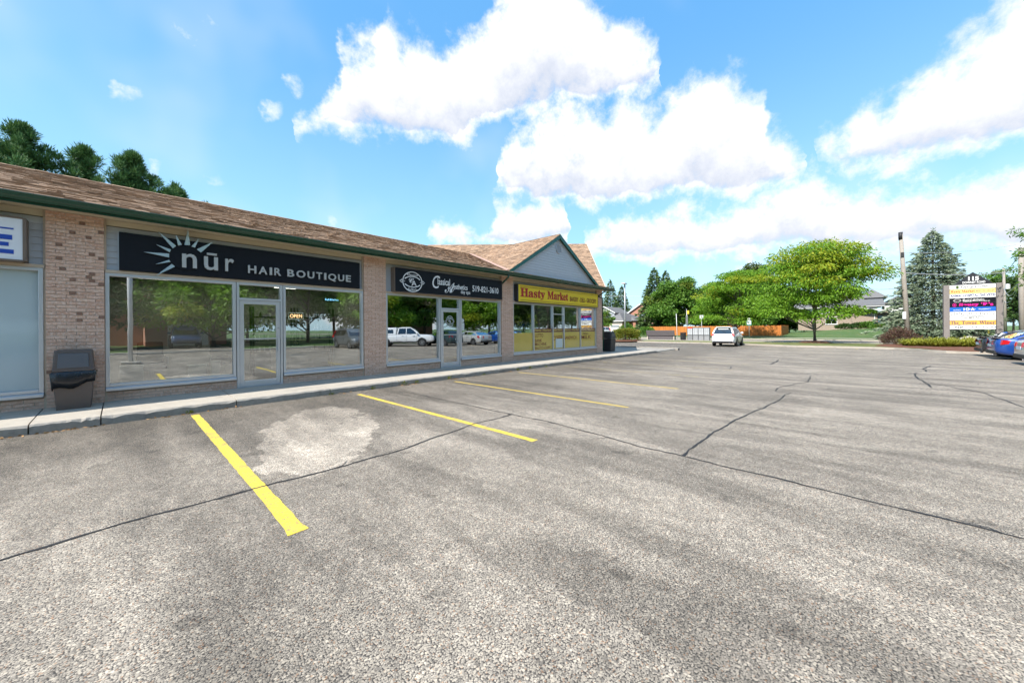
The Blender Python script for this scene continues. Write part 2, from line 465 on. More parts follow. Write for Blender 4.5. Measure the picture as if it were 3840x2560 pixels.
for nm, c in (('paint_white', (0.74, 0.75, 0.77)), ('paint_silver', (0.44, 0.45, 0.46)), ('paint_blue', (0.008, 0.055, 0.27)), ('paint_black', (0.018, 0.019, 0.022)), ('paint_grey', (0.10, 0.11, 0.12)), ('paint_navy', (0.02, 0.04, 0.10)), ('paint_teal', (0.02, 0.045, 0.05))):
    M(nm, c, 0.28, 0.25 if nm not in ('paint_white',) else 0.0, var=0.03, coat=1.0)
M('house_tan', (0.31, 0.24, 0.185), 0.9, var=0.14, vs=14, bump=0.3, bs=40)
M('house_brick', (0.40, 0.19, 0.13), 0.9, var=0.2, vs=20, bump=0.3)
M('house_grey', (0.34, 0.35, 0.38), 0.8, var=0.06)
M('house_white', (0.74, 0.73, 0.71), 0.7, var=0.04)
M('house_pale', (0.52, 0.46, 0.38), 0.8, var=0.08)
M('roof_grey', (0.135, 0.13, 0.13), 0.95, var=0.25, vs=8, bump=0.6, bs=30, island=0.18)
M('roof_brown', (0.20, 0.155, 0.12), 0.95, var=0.25, vs=8, bump=0.6, bs=30)
M('door_blue', (0.18, 0.27, 0.36), 0.5)
M('rock', (0.34, 0.31, 0.27), 0.9, var=0.25, vs=6, bump=0.8, bs=14)
leafmat('leaf_locust', (0.075, 0.20, 0.012), (0.215, 0.40, 0.030), (0.42, 0.38, 0.02), 0.40)
leafmat('leaf_maple', (0.055, 0.15, 0.016), (0.155, 0.29, 0.04), (0.20, 0.20, 0.03), 0.34)
leafmat('leaf_dark', (0.022, 0.06, 0.014), (0.065, 0.125, 0.028), (0.14, 0.15, 0.03), 0.28)
leafmat('needle_green', (0.04, 0.085, 0.025), (0.13, 0.195, 0.06), (0.10, 0.12, 0.03), 0.12)
leafmat('needle_pine', (0.04, 0.11, 0.03), (0.15, 0.27, 0.085), (0.15, 0.17, 0.04), 0.12)
leafmat('needle_blue', (0.10, 0.145, 0.088), (0.30, 0.355, 0.235), (0.12, 0.15, 0.09), 0.10)
leafmat('leaf_hedge', (0.095, 0.13, 0.012), (0.25, 0.26, 0.03), (0.28, 0.17, 0.03), 0.3)
leafmat('leaf_barberry', (0.05, 0.022, 0.018), (0.19, 0.11, 0.085), (0.12, 0.12, 0.05), 0.25)
leafmat('leaf_lily', (0.16, 0.21, 0.02), (0.42, 0.43, 0.05), (0.40, 0.33, 0.06), 0.35)
leafmat('leaf_rose', (0.50, 0.22, 0.17), (0.65, 0.42, 0.36), (0.5, 0.3, 0.3), 0.2)

# ------------------------------------------------------------------ geometry helpers
def gz(x):
    """The lot falls gently away along X."""
    return -0.0045 * min(max(x - 3.0, 0.0), 37.0)

WORLD_PARENTS = set()
def adopt(o, parent):
    """Parent o; parts of a thing built in world coordinates stay where they are."""
    if parent is None: return
    o.parent = parent
    if parent.name in WORLD_PARENTS: o.matrix_parent_inverse = parent.matrix_basis.inverted()
def wempty(name, loc, **kw):
    o = empty(name, loc, **kw); WORLD_PARENTS.add(o.name); return o

class MB:
    """Collects faces; build() links them as one mesh object."""
    def __init__(s):
        s.v = []; s.f = []; s.m = []
    def face(s, pts, m=0):
        i = len(s.v); s.v.extend(tuple(p) for p in pts)
        s.f.append(tuple(range(i, i + len(pts)))); s.m.append(m)
        return s
    def box(s, x0, x1, y0, y1, z0, z1, m=0):
        i = len(s.v)
        s.v += [(x0, y0, z0), (x1, y0, z0), (x1, y1, z0), (x0, y1, z0), (x0, y0, z1), (x1, y0, z1), (x1, y1, z1), (x0, y1, z1)]
        for q in ((0, 3, 2, 1), (4, 5, 6, 7), (0, 1, 5, 4), (1, 2, 6, 5), (2, 3, 7, 6), (3, 0, 4, 7)):
            s.f.append(tuple(i + k for k in q)); s.m.append(m)
        return s
    def hexa(s, p, m=0):
        """eight corners, bottom ring then top ring"""
        i = len(s.v); s.v += [tuple(q) for q in p]
        for q in ((0, 3, 2, 1), (4, 5, 6, 7), (0, 1, 5, 4), (1, 2, 6, 5), (2, 3, 7, 6), (3, 0, 4, 7)):
            s.f.append(tuple(i + k for k in q)); s.m.append(m)
        return s
    def prism(s, poly, axis, a0, a1, m=0):
        """poly of 2-D points extruded along axis x / y / z from a0 to a1"""
        def P(p, a):
            return {'x': (a, p[0], p[1]), 'y': (p[0], a, p[1]), 'z': (p[0], p[1], a)}[axis]
        n = len(poly); i = len(s.v)
        s.v += [P(p, a0) for p in poly] + [P(p, a1) for p in poly]
        s.f.append(tuple(i + k for k in range(n))[::-1]); s.f.append(tuple(i + n + k for k in range(n))); s.m += [m, m]
        for k in range(n):
            j = (k + 1) % n
            s.f.append((i + k, i + j, i + n + j, i + n + k)); s.m.append(m)
        return s
    def tube(s, pts, rad, n=8, m=0, cap=True):
        pts = [Vector(p) for p in pts]
        rad = [rad] * len(pts) if not hasattr(rad, '__len__') else rad
        i = len(s.v)
        for k, p in enumerate(pts):
            d = (pts[min(k + 1, len(pts) - 1)] - pts[max(k - 1, 0)]).normalized()
            a = d.cross(Vector((0, 0, 1)))
            if a.length < 1e-3: a = d.cross(Vector((1, 0, 0)))
            a.normalize(); b = d.cross(a)
            for j in range(n):
                t = 2 * PI * j / n
                s.v.append(tuple(p + (a * math.cos(t) + b * math.sin(t)) * rad[k]))
        for k in range(len(pts) - 1):
            for j in range(n):
                q = (j + 1) % n
                s.f.append((i + k * n + j, i + k * n + q, i + (k + 1) * n + q, i + (k + 1) * n + j)); s.m.append(m)
        if cap:
            s.f.append(tuple(i + j for j in range(n))); s.f.append(tuple(i + (len(pts) - 1) * n + j for j in range(n))[::-1]); s.m += [m, m]
        return s
    def lathe(s, prof, c, n=20, m=0, axis='z'):
        """profile of (r, h) turned about an axis through c"""
        i = len(s.v)
        for r, h in prof:
            for j in range(n):
                t = 2 * PI * j / n; a, b = r * math.cos(t), r * math.sin(t)
                s.v.append({'z': (c[0] + a, c[1] + b, c[2] + h), 'y': (c[0] + a, c[1] + h, c[2] + b), 'x': (c[0] + h, c[1] + a, c[2] + b)}[axis])
        for k in range(len(prof) - 1):
            for j in range(n):
                q = (j + 1) % n
                s.f.append((i + k * n + j, i + k * n + q, i + (k + 1) * n + q, i + (k + 1) * n + j)); s.m.append(m)
        return s
    def loft(s, rings, m=0, closed=True, caps=True):
        n = len(rings[0]); i = len(s.v)
        for r in rings: s.v += [tuple(p) for p in r]
        for k in range(len(rings) - 1):
            for j in range(n if closed else n - 1):
                q = (j + 1) % n
                s.f.append((i + k * n + j, i + k * n + q, i + (k + 1) * n + q, i + (k + 1) * n + j)); s.m.append(m)
        if caps:
            s.f.append(tuple(i + j for j in range(n))[::-1]); s.f.append(tuple(i + (len(rings) - 1) * n + j for j in range(n))); s.m += [m, m]
        return s
    def mesh(s, name, mats, smooth=False, fix=True):
        me = bpy.data.meshes.new(name)
        me.from_pydata(s.v, [], s.f)
        mats = mats if isinstance(mats, (list, tuple)) else [mats]
        for k in mats: me.materials.append(MATS[k])
        if len(mats) > 1: me.polygons.foreach_set('material_index', s.m)
        if fix:
            bm = bmesh.new(); bm.from_mesh(me)
            bmesh.ops.recalc_face_normals(bm, faces=bm.faces)
            bm.to_mesh(me); bm.free()
        if smooth: me.polygons.foreach_set('use_smooth', [True] * len(me.polygons))
        me.update()
        return me
    def build(s, name, mats, parent=None, smooth=False, bevel=0.0, sub=0, label=None, cat=None, group=None, kind=None, fix=True):
        o = bpy.data.objects.new(name, s.mesh(name, mats, smooth, fix))
        COL.objects.link(o)
        adopt(o, parent)
        if bevel:
            b = o.modifiers.new('bevel', 'BEVEL'); b.width = bevel; b.segments = 2; b.limit_method = 'ANGLE'
        if sub:
            u = o.modifiers.new('sub', 'SUBSURF'); u.levels = sub; u.render_levels = sub
        tag(o, label, cat, group, kind)
        return o

def tag(o, label=None, cat=None, group=None, kind=None):
    if label: o['label'] = label
    if cat: o['category'] = cat
    if group: o['group'] = group
    if kind: o['kind'] = kind
    return o

def empty(name, loc=(0, 0, 0), rz=0.0, label=None, cat=None, group=None, kind=None):
    o = bpy.data.objects.new(name, None)
    o.empty_display_size = 0.3
    COL.objects.link(o)
    o.location = loc; o.rotation_euler = (0, 0, rz)
    return tag(o, label, cat, group, kind)

def piece(name, me, parent, loc=(0, 0, 0), rot=(0, 0, 0), scale=(1, 1, 1), label=None, kind=None):
    o = bpy.data.objects.new(name, me)
    COL.objects.link(o); adopt(o, parent)
    o.location = loc; o.rotation_euler = rot; o.scale = scale
    return tag(o, label, None, None, kind)

def copy_tree(o, parent=None):
    c = o.copy(); COL.objects.link(c)
    if parent is not None: c.parent = parent
    for ch in o.children: copy_tree(ch, c)
    return c

def quads(name, V, mat, parent=None, tint=None, kind=None, smooth=False):
    """V: (n,4,3) array of free-standing quads -> one mesh (foliage and the like)"""
    V = np.asarray(V, dtype=np.float32)
    n = len(V)
    me = bpy.data.meshes.new(name)
    me.vertices.add(n * 4); me.loops.add(n * 4); me.polygons.add(n)
    me.vertices.foreach_set('co', V.reshape(-1))
    me.loops.foreach_set('vertex_index', np.arange(n * 4, dtype=np.int32))
    me.polygons.foreach_set('loop_start', np.arange(0, n * 4, 4, dtype=np.int32))
    me.polygons.foreach_set('loop_total', np.full(n, 4, dtype=np.int32))
    if tint is not None:
        at = me.attributes.new('tint', 'FLOAT', 'FACE')
        at.data.foreach_set('value', np.asarray(tint, dtype=np.float32))
    me.update(calc_edges=True)
    me.materials.append(MATS[mat])
    o = bpy.data.objects.new(name, me)
    COL.objects.link(o)
    adopt(o, parent)
    return tag(o, kind=kind)

TXT = bpy.data.scenes.new('lettering_bench')
TCACHE = {}
def text_mesh(body, extrude=0.0, bold=0.0, shear=0.0, space=1.0):
    key = (body, extrude, bold, shear, space)
    if key in TCACHE: return TCACHE[key].copy()
    c = bpy.data.curves.new('lettering', 'FONT')
    c.body = body; c.extrude = extrude; c.offset = bold; c.shear = shear; c.space_character = space
    c.resolution_u = 3
    o = bpy.data.objects.new('lettering', c); TXT.collection.objects.link(o)
    vl = TXT.view_layers[0]; vl.update(); dg = vl.depsgraph; dg.update()
    me = bpy.data.meshes.new_from_object(o.evaluated_get(dg))
    bpy.data.objects.remove(o); bpy.data.curves.remove(c)
    TCACHE[key] = me.copy()
    return me

def lettering(body, x0, x1, z0, z1, y, mat, parent, depth=0.004, bold=0.0, shear=0.0, name='lettering', frame=None, space=1.0, label=None):
    """Words fitted into a box on a plane that faces -Y (or on frame = (origin, right, up))."""
    me = text_mesh(body, 0.05, bold, shear, space)
    n = len(me.vertices)
    co = np.empty(n * 3); me.vertices.foreach_get('co', co); co = co.reshape(-1, 3)
    lo, hi = co.min(0), co.max(0)
    u = (co[:, 0] - lo[0]) / (hi[0] - lo[0]); v = (co[:, 1] - lo[1]) / (hi[1] - lo[1]); d = (co[:, 2] - lo[2]) / 0.1
    U = x0 + u * (x1 - x0); W = z0 + v * (z1 - z0); D = d * depth
    if frame is None:
        P = np.stack([U, y - D, W], 1)
    else:
        o, r, up = (np.array(q) for q in frame)
        nrm = np.cross(r, up)
        P = o + U[:, None] * r + W[:, None] * up + (y + D)[:, None] * nrm
    me.vertices.foreach_set('co', P.reshape(-1).astype(np.float32))
    me.materials.clear(); me.materials.append(MATS[mat]); me.update()
    me.name = name
    o = bpy.data.objects.new(name, me); COL.objects.link(o); adopt(o, parent)
    return tag(o, label)

# ------------------------------------------------------------------ ground, lot, road
rng = random.Random(7)
def sheet(name, xs, y0, y1, off, mat, kind='structure', ydiv=1):
    """a level-across sheet that follows the fall of the lot along X"""
    b = MB()
    for k in range(len(xs) - 1):
        for j in range(ydiv):
            a, c = y0 + (y1 - y0) * j / ydiv, y0 + (y1 - y0) * (j + 1) / ydiv
            b.face([(xs[k], a, gz(xs[k]) + off), (xs[k + 1], a, gz(xs[k + 1]) + off), (xs[k + 1], c, gz(xs[k + 1]) + off), (xs[k], c, gz(xs[k]) + off)])
    return b.build(name, mat, kind=kind)
ZF = gz(60)          # level of the street
sheet('ground', [-900, 3, 40, 1500], -900, 900, -0.06, 'lawn')
lot = MB()
for xs, y0, y1 in (([-45, 3, 27.6], -13.0, 9.2), ([27.6, 37.6], -13.0, 26.0), ([37.6, 40.6], 3.0, 26.0)):
    for k in range(len(xs) - 1):
        lot.face([(xs[k], y0, gz(xs[k])), (xs[k + 1], y0, gz(xs[k + 1])), (xs[k + 1], y1, gz(xs[k + 1])), (xs[k], y1, gz(xs[k]))])
lot.build('parking_lot', 'asphalt_lot', kind='structure')
sheet('road', [47.0, 56.0], -300, 300, 0.006, 'asphalt_road')

def kerb_run(pts, h=0.14, wd=0.16, name='kerb', mat='kerb_concrete'):
    """kerb along a path, pieces butted end to end, edges a little chipped"""
    par = MB()
    rings = []
    path = [Vector((p[0], p[1], 0)) for p in pts]
    dense = []
    for a, b in zip(path[:-1], path[1:]):
        n = max(1, int((b - a).length / 0.5))
        for k in range(n): dense.append(a.lerp(b, k / n))
    dense.append(path[-1])
    for k, p in enumerate(dense):
        d = (dense[min(k + 1, len(dense) - 1)] - dense[max(k - 1, 0)]).normalized()
        nrm = Vector((-d.y, d.x, 0)) * wd / 2
        z = gz(p.x); j = rng.uniform(-0.012, 0.006)
        rings.append([p + nrm + Vector((0, 0, z - 0.1)), p + nrm + Vector((0, 0, z + h + j)), p - nrm * 0.8 + Vector((0, 0, z + h + j)), p - nrm + Vector((0, 0, z + h - 0.03 + j)), p - nrm + Vector((0, 0, z - 0.1))])
    par.loft(rings)
    return par.build(name, mat, kind='structure')
kerb_run([(40.6, 26), (40.6, 9.5), (40.2, 7.8), (38.2, 4.6), (37.6, 3.0), (37.6, -1.6), (37.2, -2.6), (36.2, -3.3), (34.6, -3.9), (33.7, -4.5), (33.4, -5.6), (33.4, -13)][::-1])
kerb_run([(46.9, -60), (46.9, 90)], wd=0.2)
kerb_run([(56.1, 90), (56.1, -60)], wd=0.2)
kerb_run([(-45, -13), (33.4, -13)][::-1], wd=0.2)

def terrain(name, x0, x1, nx, y0, y1, ny, fz, mat, kind='structure'):
    b = MB(); b.v = [(x0 + (x1 - x0) * i / nx, y0 + (y1 - y0) * j / ny, fz(x0 + (x1 - x0) * i / nx, y0 + (y1 - y0) * j / ny)) for i in range(nx + 1) for j in range(ny + 1)]
    b.f = [(i * (ny + 1) + j, (i + 1) * (ny + 1) + j, (i + 1) * (ny + 1) + j + 1, i * (ny + 1) + j + 1) for i in range(nx) for j in range(ny)]
    b.m = [0] * len(b.f)
    return b.build(name, mat, smooth=True, kind=kind)
# grass verge between lot and street, with the planting bed bulging out at its near end
v = MB()
v.prism([(40.68, 60), (40.68, 9.5), (40.28, 7.75), (38.28, 4.55), (37.68, 2.95), (37.68, -1.7), (37.25, -2.72), (36.25, -3.42), (34.65, -4.0), (33.8, -4.6), (33.48, -5.6), (33.48, -60), (46.8, -60), (46.8, 60)], 'z', ZF - 0.08, ZF + 0.15)
v.build('grass_verge', 'grass', kind='structure')
HX, HY = 87.0, -2.0     # the tan house stands on a slight rise
def far_z(x, y):
    k = math.exp(-((y + 6) / 13.0) ** 2) * min(1, max(0, (x - 60) / 22.0))
    k = k * k * (3 - 2 * k)
    return ZF + 0.14 + 1.15 * k
terrain('far_lawn', 56.2, 200, 60, -90, 120, 70, far_z, 'lawn')
b = MB()
for k in range(40):
    y0 = -50 + k * 3.0
    b.hexa([(60.2, y0, far_z(60.2, y0) - 0.1), (61.7, y0, far_z(61.7, y0) - 0.1), (61.7, y0 + 2.98, far_z(61.7, y0 + 2.98) - 0.1), (60.2, y0 + 2.98, far_z(60.2, y0 + 2.98) - 0.1), (60.2, y0, far_z(60.2, y0) + 0.02), (61.7, y0, far_z(61.7, y0) + 0.02), (61.7, y0 + 2.98, far_z(61.7, y0 + 2.98) + 0.02), (60.2, y0 + 2.98, far_z(60.2, y0 + 2.98) + 0.02)])
b.build('far_sidewalk', 'concrete', kind='structure')
# footpath along the near side of the street
b = MB()
for k in range(60):
    y0 = -30 + k * 1.6
    b.box(44.6, 46.1, y0, y0 + 1.585, ZF + 0.1, ZF + 0.162)
b.build('footpath', 'concrete', kind='structure')
b = MB(); b.box(56.0, 88.0, 40.5, 47.0, ZF + 0.05, ZF + 0.17)
b.build('driveway', 'asphalt_road', kind='structure')
# grass and hedge ground behind the camera (mirrored in the shop windows)
b = MB(); b.box(-70, 33.3, -80, -13.1, -0.08, 0.12)
b.build('back_lawn', 'lawn', kind='structure')
b = MB(); b.box(0.5, 6.5, -24, -13.3, 0.1, 0.135)
b.build('back_driveway', 'asphalt_road', kind='structure')

def mound(name, cx, cy, rx, ry, h, mat='mulch', z0=None):
    b = MB(); n = 26; rings = []
    for r, hh in ((1.0, -0.04), (0.92, 0.25), (0.7, 0.7), (0.4, 0.95), (0.05, 1.0)):
        ring = []
        for k in range(n):
            t = 2 * PI * k / n; j = 1 + 0.07 * math.sin(3 * t + cx) + 0.05 * math.sin(7 * t + cy)
            ring.append((cx + rx * r * j * math.cos(t), cy + ry * r * j * math.sin(t), (gz(cx) + 0.15 if z0 is None else z0) + h * hh + rng.uniform(-.008, .008)))
        rings.append(ring)
    b.loft(rings); return b.build(name, mat, smooth=True, kind='structure')

# planting-bed mulch at the end of the lot
b = MB(); b.prism([(37.9, -2.3), (36.6, -3.6), (34.7, -4.2), (34.0, -4.8), (33.7, -5.8), (33.7, -12), (44.2, -12), (44.4, -3.2), (42.0, -2.2), (39.5, -1.7)], 'z', ZF + 0.1, ZF + 0.19)
b.build('mulch_bed', 'mulch', kind='structure')

# ------------------------------------------------------------------ raised walk in front of the shops
walk = MB(); walk.prism([(-14, 8.97), (27.4, 8.97), (27.4, 13.6), (-14, 13.6)], 'z', -0.25, -0.02)
sidewalk = walk.build('sidewalk', 'kerb_worn_shaded', kind='structure')
joints = [-14.0] + [-0.23 + 1.78 * k for k in range(-7, 14) if k != -1] + [-0.94, 24.6]
joints = sorted(j for j in joints if j <= 24.7)
for k in range(len(joints) - 1):
    x0, x1 = joints[k] + 0.008, joints[k + 1] - 0.008
    n = 14; rings = []
    drop = 0.0
    yb = 10.47 if x1 < 19.1 else 13.5
    for i in range(n + 1):
        x = x0 + (x1 - x0) * i / n; z = gz(x)
        j = rng.uniform(-0.012, 0.004) - (0.02 if rng.random() < 0.12 else 0.0)
        j2 = rng.uniform(-0.010, 0.010)
        if x > 23.2: drop = min(1.0, (x - 23.2) / 1.0)
        t = 0.15 * (1 - 0.9 * drop)
        rings.append([(x, 8.90, z - 0.2), (x, 8.90 + j2 * 0.5, z + t * 0.5), (x, 8.90 + j2 * 0.4, z + t - 0.03 + j), (x, 8.925 - j * 0.6, z + t - 0.004 + j * 0.3), (x, 9.05, z + t), (x, yb, z + t + 0.02), (x, yb, z - 0.2)])
    b = MB().loft(rings)
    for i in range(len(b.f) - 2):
        if i % 7 in (0, 1, 2): b.m[i] = 1  # upright kerb face gets the worn colour with shade mixed in
    b.build('paving_slab', ['concrete', 'kerb_worn_shaded'], sidewalk)
# ramp and closing kerb piece at the far end of the walk
b = MB(); b.hexa([(24.62, 8.9, -0.3), (27.4, 8.9, -0.3), (27.4, 13.5, -0.3), (24.62, 13.5, -0.3), (24.62, 8.9, gz(24.6) + 0.02), (27.4, 8.9, gz(27) + 0.03), (27.4, 13.5, gz(27) + 0.06), (24.62, 13.5, gz(24.6) + 0.1)])
b.build('paving_slab', 'concrete', sidewalk)
kerb_run([(26.9, 8.85), (27.45, 8.9), (27.55, 9.6), (27.55, 13.6)], 0.16, 0.18, mat='kerb_worn_shaded')

# ------------------------------------------------------------------ painted stall lines
LINES = [(0.90, 8.66, 3.03, 0.115, 0), (3.80, 8.45, 3.09, 0.10, 0), (6.63, 8.42, 3.08, 0.085, 2), (9.53, 8.5, 3.1, 0.08, 2), (12.35, 8.45, 3.4, 0.09, 1), (15.15, 8.4, 3.0, 0.09, 1), (17.95, 8.4, 2.9, 0.09, 1), (20.8, 8.4, 3.0, 0.08, 1),
         (17.2, -3.0, -8.6, 0.09, 1), (20.0, -3.0, -8.6, 0.09, 1), (22.8, -3.0, -8.6, 0.09, 1), (26.6, -3.2, -8.6, 0.09, 1)]
for x, ya, yb, wd, worn in LINES:
    b = MB(); n = 46
    L = []; Rr = []
    for k in range(n + 1):
        y = ya + (yb - ya) * k / n
        flare = 1.35 if (k == n and not worn) else 1.0
        e = 0.005 if worn != 1 else 0.012
        L.append((x - wd / 2 * flare + rng.uniform(-e, e), y, gz(x) + 0.004)); Rr.append((x + wd / 2 * flare + rng.uniform(-e, e), y, gz(x) + 0.004))
    for k in range(n):
        if worn == 1 and rng.random() < 0.1: continue
        b.face([L[k], Rr[k], Rr[k + 1], L[k + 1]])
    b.build('parking_line', ('yellow_paint', 'yellow_paint_worn', 'yellow_paint_mid')[worn], kind='structure')
b = MB()
b.face([(35.5, -0.65, gz(35.5) + 0.004), (37.3, -0.75, gz(37) + 0.004), (37.3, -0.62, gz(37) + 0.004), (35.5, -0.52, gz(35.5) + 0.004)])
b.build('parking_line', 'yellow_paint_worn', kind='structure')

# ------------------------------------------------------------------ joints and cracks filled with tar
CRACKS = [([(-12, 4.2), (-6, 4.16), (-0.56, 4.16), (0.17, 4.21), (0.94, 4.17), (1.7, 4.12), (2.42, 4.13), (3.72, 4.36), (4.70, 4.37)], 0.030),
          ([(4.72, 8.0), (4.70, 4.37), (4.74, 3.65), (4.62, 2.59), (4.52, 1.9), (4.51, 1.42), (4.48, 0.83), (4.44, 0.2), (4.41, -0.3), (4.38, -0.65), (4.3, -2.5), (4.2, -9)], 0.028),
          ([(4.51, 1.42), (5.31, 1.43), (6.15, 1.39), (7.24, 1.3), (8.75, 1.09), (9.8, 1.0), (10.24, 1.03), (10.62, 0.93), (10.71, 1.24), (11.24, 1.28), (12.45, 1.01), (13.08, 0.78), (14.76, 0.8)], 0.034),
          ([(13.86, -1.61), (15.01, -1.62), (16.28, -1.59), (17.63, -1.67), (18.38, -1.8)], 0.05),
          ([(15.28, -1.61), (14.83, -1.83), (14.26, -2.01), (13.58, -2.34), (12.6, -2.42), (11.56, -2.48)], 0.035),
          ([(18.95, -2.08), (20.2, -2.13), (21.9, -2.52)], 0.06), ([(18.63, 2.34), (20.2, 2.3), (21.49, 2.36)], 0.07), ([(15.5, 3.2), (16.4, 3.3)], 0.06)]
for pts, wd in CRACKS:
    b = MB(); path = []
    for a, c in zip(pts[:-1], pts[1:]):
        d = math.dist(a, c); n = max(2, int(d / 0.09))
        for k in range(n): path.append((a[0] + (c[0] - a[0]) * k / n, a[1] + (c[1] - a[1]) * k / n))
    path.append(pts[-1])
    L = []; Rr = []; ph = rng.uniform(0, 9)
    for k, p in enumerate(path):
        q0, q1 = path[max(k - 1, 0)], path[min(k + 1, len(path) - 1)]
        dx, dy = q1[0] - q0[0], q1[1] - q0[1]; l = math.hypot(dx, dy) or 1
        nx, ny = -dy / l, dx / l
        o = 0.012 * math.sin(k * 0.6 + ph) + rng.uniform(-0.008, 0.008)
        h = wd / 2 * rng.uniform(0.45, 1.15)
        x, y = p[0] + nx * o, p[1] + ny * o
        L.append((x - nx * h, y - ny * h, gz(x) + 0.005)); Rr.append((x + nx * h, y + ny * h, gz(x) + 0.005))
    for k in range(len(path) - 1): b.face([L[k], Rr[k], Rr[k + 1], L[k + 1]])
    for k in range(6, len(path) - 6, 11):          # short ragged spurs
        if rng.random() < 0.45: continue
        x, y = path[k]; an = rng.uniform(0, 6.28); h = wd * .22
        for q in range(rng.randint(2, 6)):
            an += rng.uniform(-.7, .7); x2, y2 = x + .07 * math.cos(an), y + .07 * math.sin(an); nx, ny = -math.sin(an) * h, math.cos(an) * h
            z_ = gz(x) + .0065
            b.face([(x - nx, y - ny, z_), (x + nx, y + ny, z_), (x2 + nx * .8, y2 + ny * .8, z_), (x2 - nx * .8, y2 - ny * .8, z_)])
            x, y, h = x2, y2, h * .82
    b.build('asphalt_crack', 'tar', kind='structure')

# ------------------------------------------------------------------ the row of shops
FY = 10.45                     # face of the brick pillars
WB = 0.15                      # top of the walk
shop = wempty('shop_building', (5, 14, WB), label='low brick strip of shops with brown shingle roof and green gutter', cat='building')
PILLARS = [(-0.91, -0.21), (4.88, 5.58), (10.70, 11.42), (18.52, 19.15)]
SOF = 3.70                     # soffit level
COURSE = 0.0622
brick_full = MB().box(-0.111, 0.111, 0.0, 0.11, 0.0, 0.0525).mesh('brick', 'brick')
brick_dark = MB().box(-0.111, 0.111, 0.0, 0.11, 0.0, 0.0525).mesh('brick', 'brick_dark')
brick_half = MB().box(-0.053, 0.053, 0.0, 0.11, 0.0, 0.0525).mesh('brick', 'brick')
def brick_rows(x0, x1, z0, z1):
    """running bond: yields centre x, z, half?"""
    w_ = x1 - x0; n = max(1, round(w_ / 0.2333)); L = w_ / n; r = 0; z = z0
    while z + 0.05 <= z1:
        if r % 2 == 0:
            for k in range(n): yield x0 + (k + .5) * L, z, False, L
        else:
            yield x0 + L / 4, z, True, L
            for k in range(n - 1): yield x0 + (k + 1) * L, z, False, L
            yield x1 - L / 4, z, True, L
        z += COURSE; r += 1
for i, (x0, x1) in enumerate(PILLARS):
    p = MB().box(x0 + 0.006, x1 - 0.006, FY + 0.009, FY + 0.40, -0.1, SOF - 0.003).build('pillar', 'mortar', shop)
    if i == 0:
        for cx_, z, half, L in brick_rows(x0, x1, WB, SOF - 0.004):
            fy = FY + rng.uniform(-0.003, 0.004)
            if not half and rng.random() < 0.14:      # an over-burnt header beside a shorter brick
                s_ = rng.choice((-1, 1))
                piece('brick', brick_full, p, (cx_ - s_ * 0.037, fy, z + 0.004), scale=(0.145 / 0.222, 1, 1))
                piece('brick', brick_dark, p, (cx_ + s_ * 0.078, fy - 0.003, z + 0.004), scale=(0.066 / 0.222, 1, 1))
                continue
            piece('brick', brick_half if half else brick_full, p, (cx_, fy, z + 0.004), scale=((L / 2 - 0.010) / 0.106 if half else (L - 0.010) / 0.222, 1, 1))
    else:
        j = MB()
        for cx_, z, half, L in brick_rows(x0, x1, WB - 0.12, SOF - 0.004):
            h = (L / 2 if half else L) / 2 - 0.005; o = rng.uniform(-0.003, 0.004)
            j.box(cx_ - h, cx_ + h, FY + o, FY + 0.11, z + 0.004, z + 0.0565)
        # return sides
        for sx in (x0, x1):
            z = WB - 0.12; r = 0
            while z + 0.05 < SOF:
                for a, c in (((FY + 0.115, FY + 0.33),) if r % 2 else ((FY + 0.115, FY + 0.22), (FY + 0.232, FY + 0.39))):
                    j.box(sx - 0.004, sx + 0.004, a, c, z + 0.004, z + 0.0565)
                z += COURSE; r += 1
        j.build('brickwork', 'brick_joined', p, kind='stuff')
# walls behind and round the block
MB().box(-14, -13.8, 10.6, 23.8, -0.1, 3.72).box(-14, 19.1, 23.8, 24.0, -0.1, 3.72).build('wall', 'mortar', shop)
side = MB().box(18.9, 19.14, FY + 0.41, 23.8, -0.1, 3.72).build('wall', 'mortar', shop)
j = MB()
z = WB - 0.12; r = 0
while z < 3.6:
    y = FY + 0.42 + (0.11 if r % 2 else 0)
    while y < 16:
        j.box(19.13, 19.15 + rng.uniform(-.002, .003), y, y + 0.222, z + 0.004, z + 0.0565); y += 0.2333
    z += COURSE; r += 1
j.build('brickwork', 'brick_joined', side, kind='stuff')
MB().box(18.99, 19.22, FY + 0.6, 17, 2.55, 3.55).build('siding_panel', 'teal_metal', shop)

# ---- windows and doors
HEAD, SILL = 2.66, 0.37
GY = 10.56
def pane_box(x0, x1, y0, y1, z0, z1):
    b = MB().box(x0, x1, y0, y1, z0, z1)
    b.m = [1, 1, 0, 1, 1, 1]          # only the street face mirrors
    return b
def frame_rect(x0, x1, z0, z1, wd=0.055, y0=10.485, y1=10.60, bottom=None):
    bt = wd if bottom is None else bottom
    return MB().box(x0, x0 + wd, y0, y1, z0, z1).box(x1 - wd, x1, y0, y1, z0, z1).box(x0 + wd, x1 - wd, y0, y1, z1 - wd, z1).box(x0 + wd, x1 - wd, y0, y1, z0, z0 + bt)
def plinth(x0, x1):
    p = MB().box(x0, x1, 10.515, 10.66, -0.15, SILL - 0.004).build('plinth', 'mortar', shop)
    j = MB()
    for cx_, z, half, L in brick_rows(x0 + 0.002, x1 - 0.002, WB - 0.12, SILL - 0.0):
        h = (L / 2 if half else L) / 2 - 0.005
        j.box(cx_ - h, cx_ + h, 10.503 + rng.uniform(-.002, .003), 10.52, z + 0.004, min(z + 0.0565, SILL - 0.006))
    j.build('brickwork', 'brick_joined', p, kind='stuff')
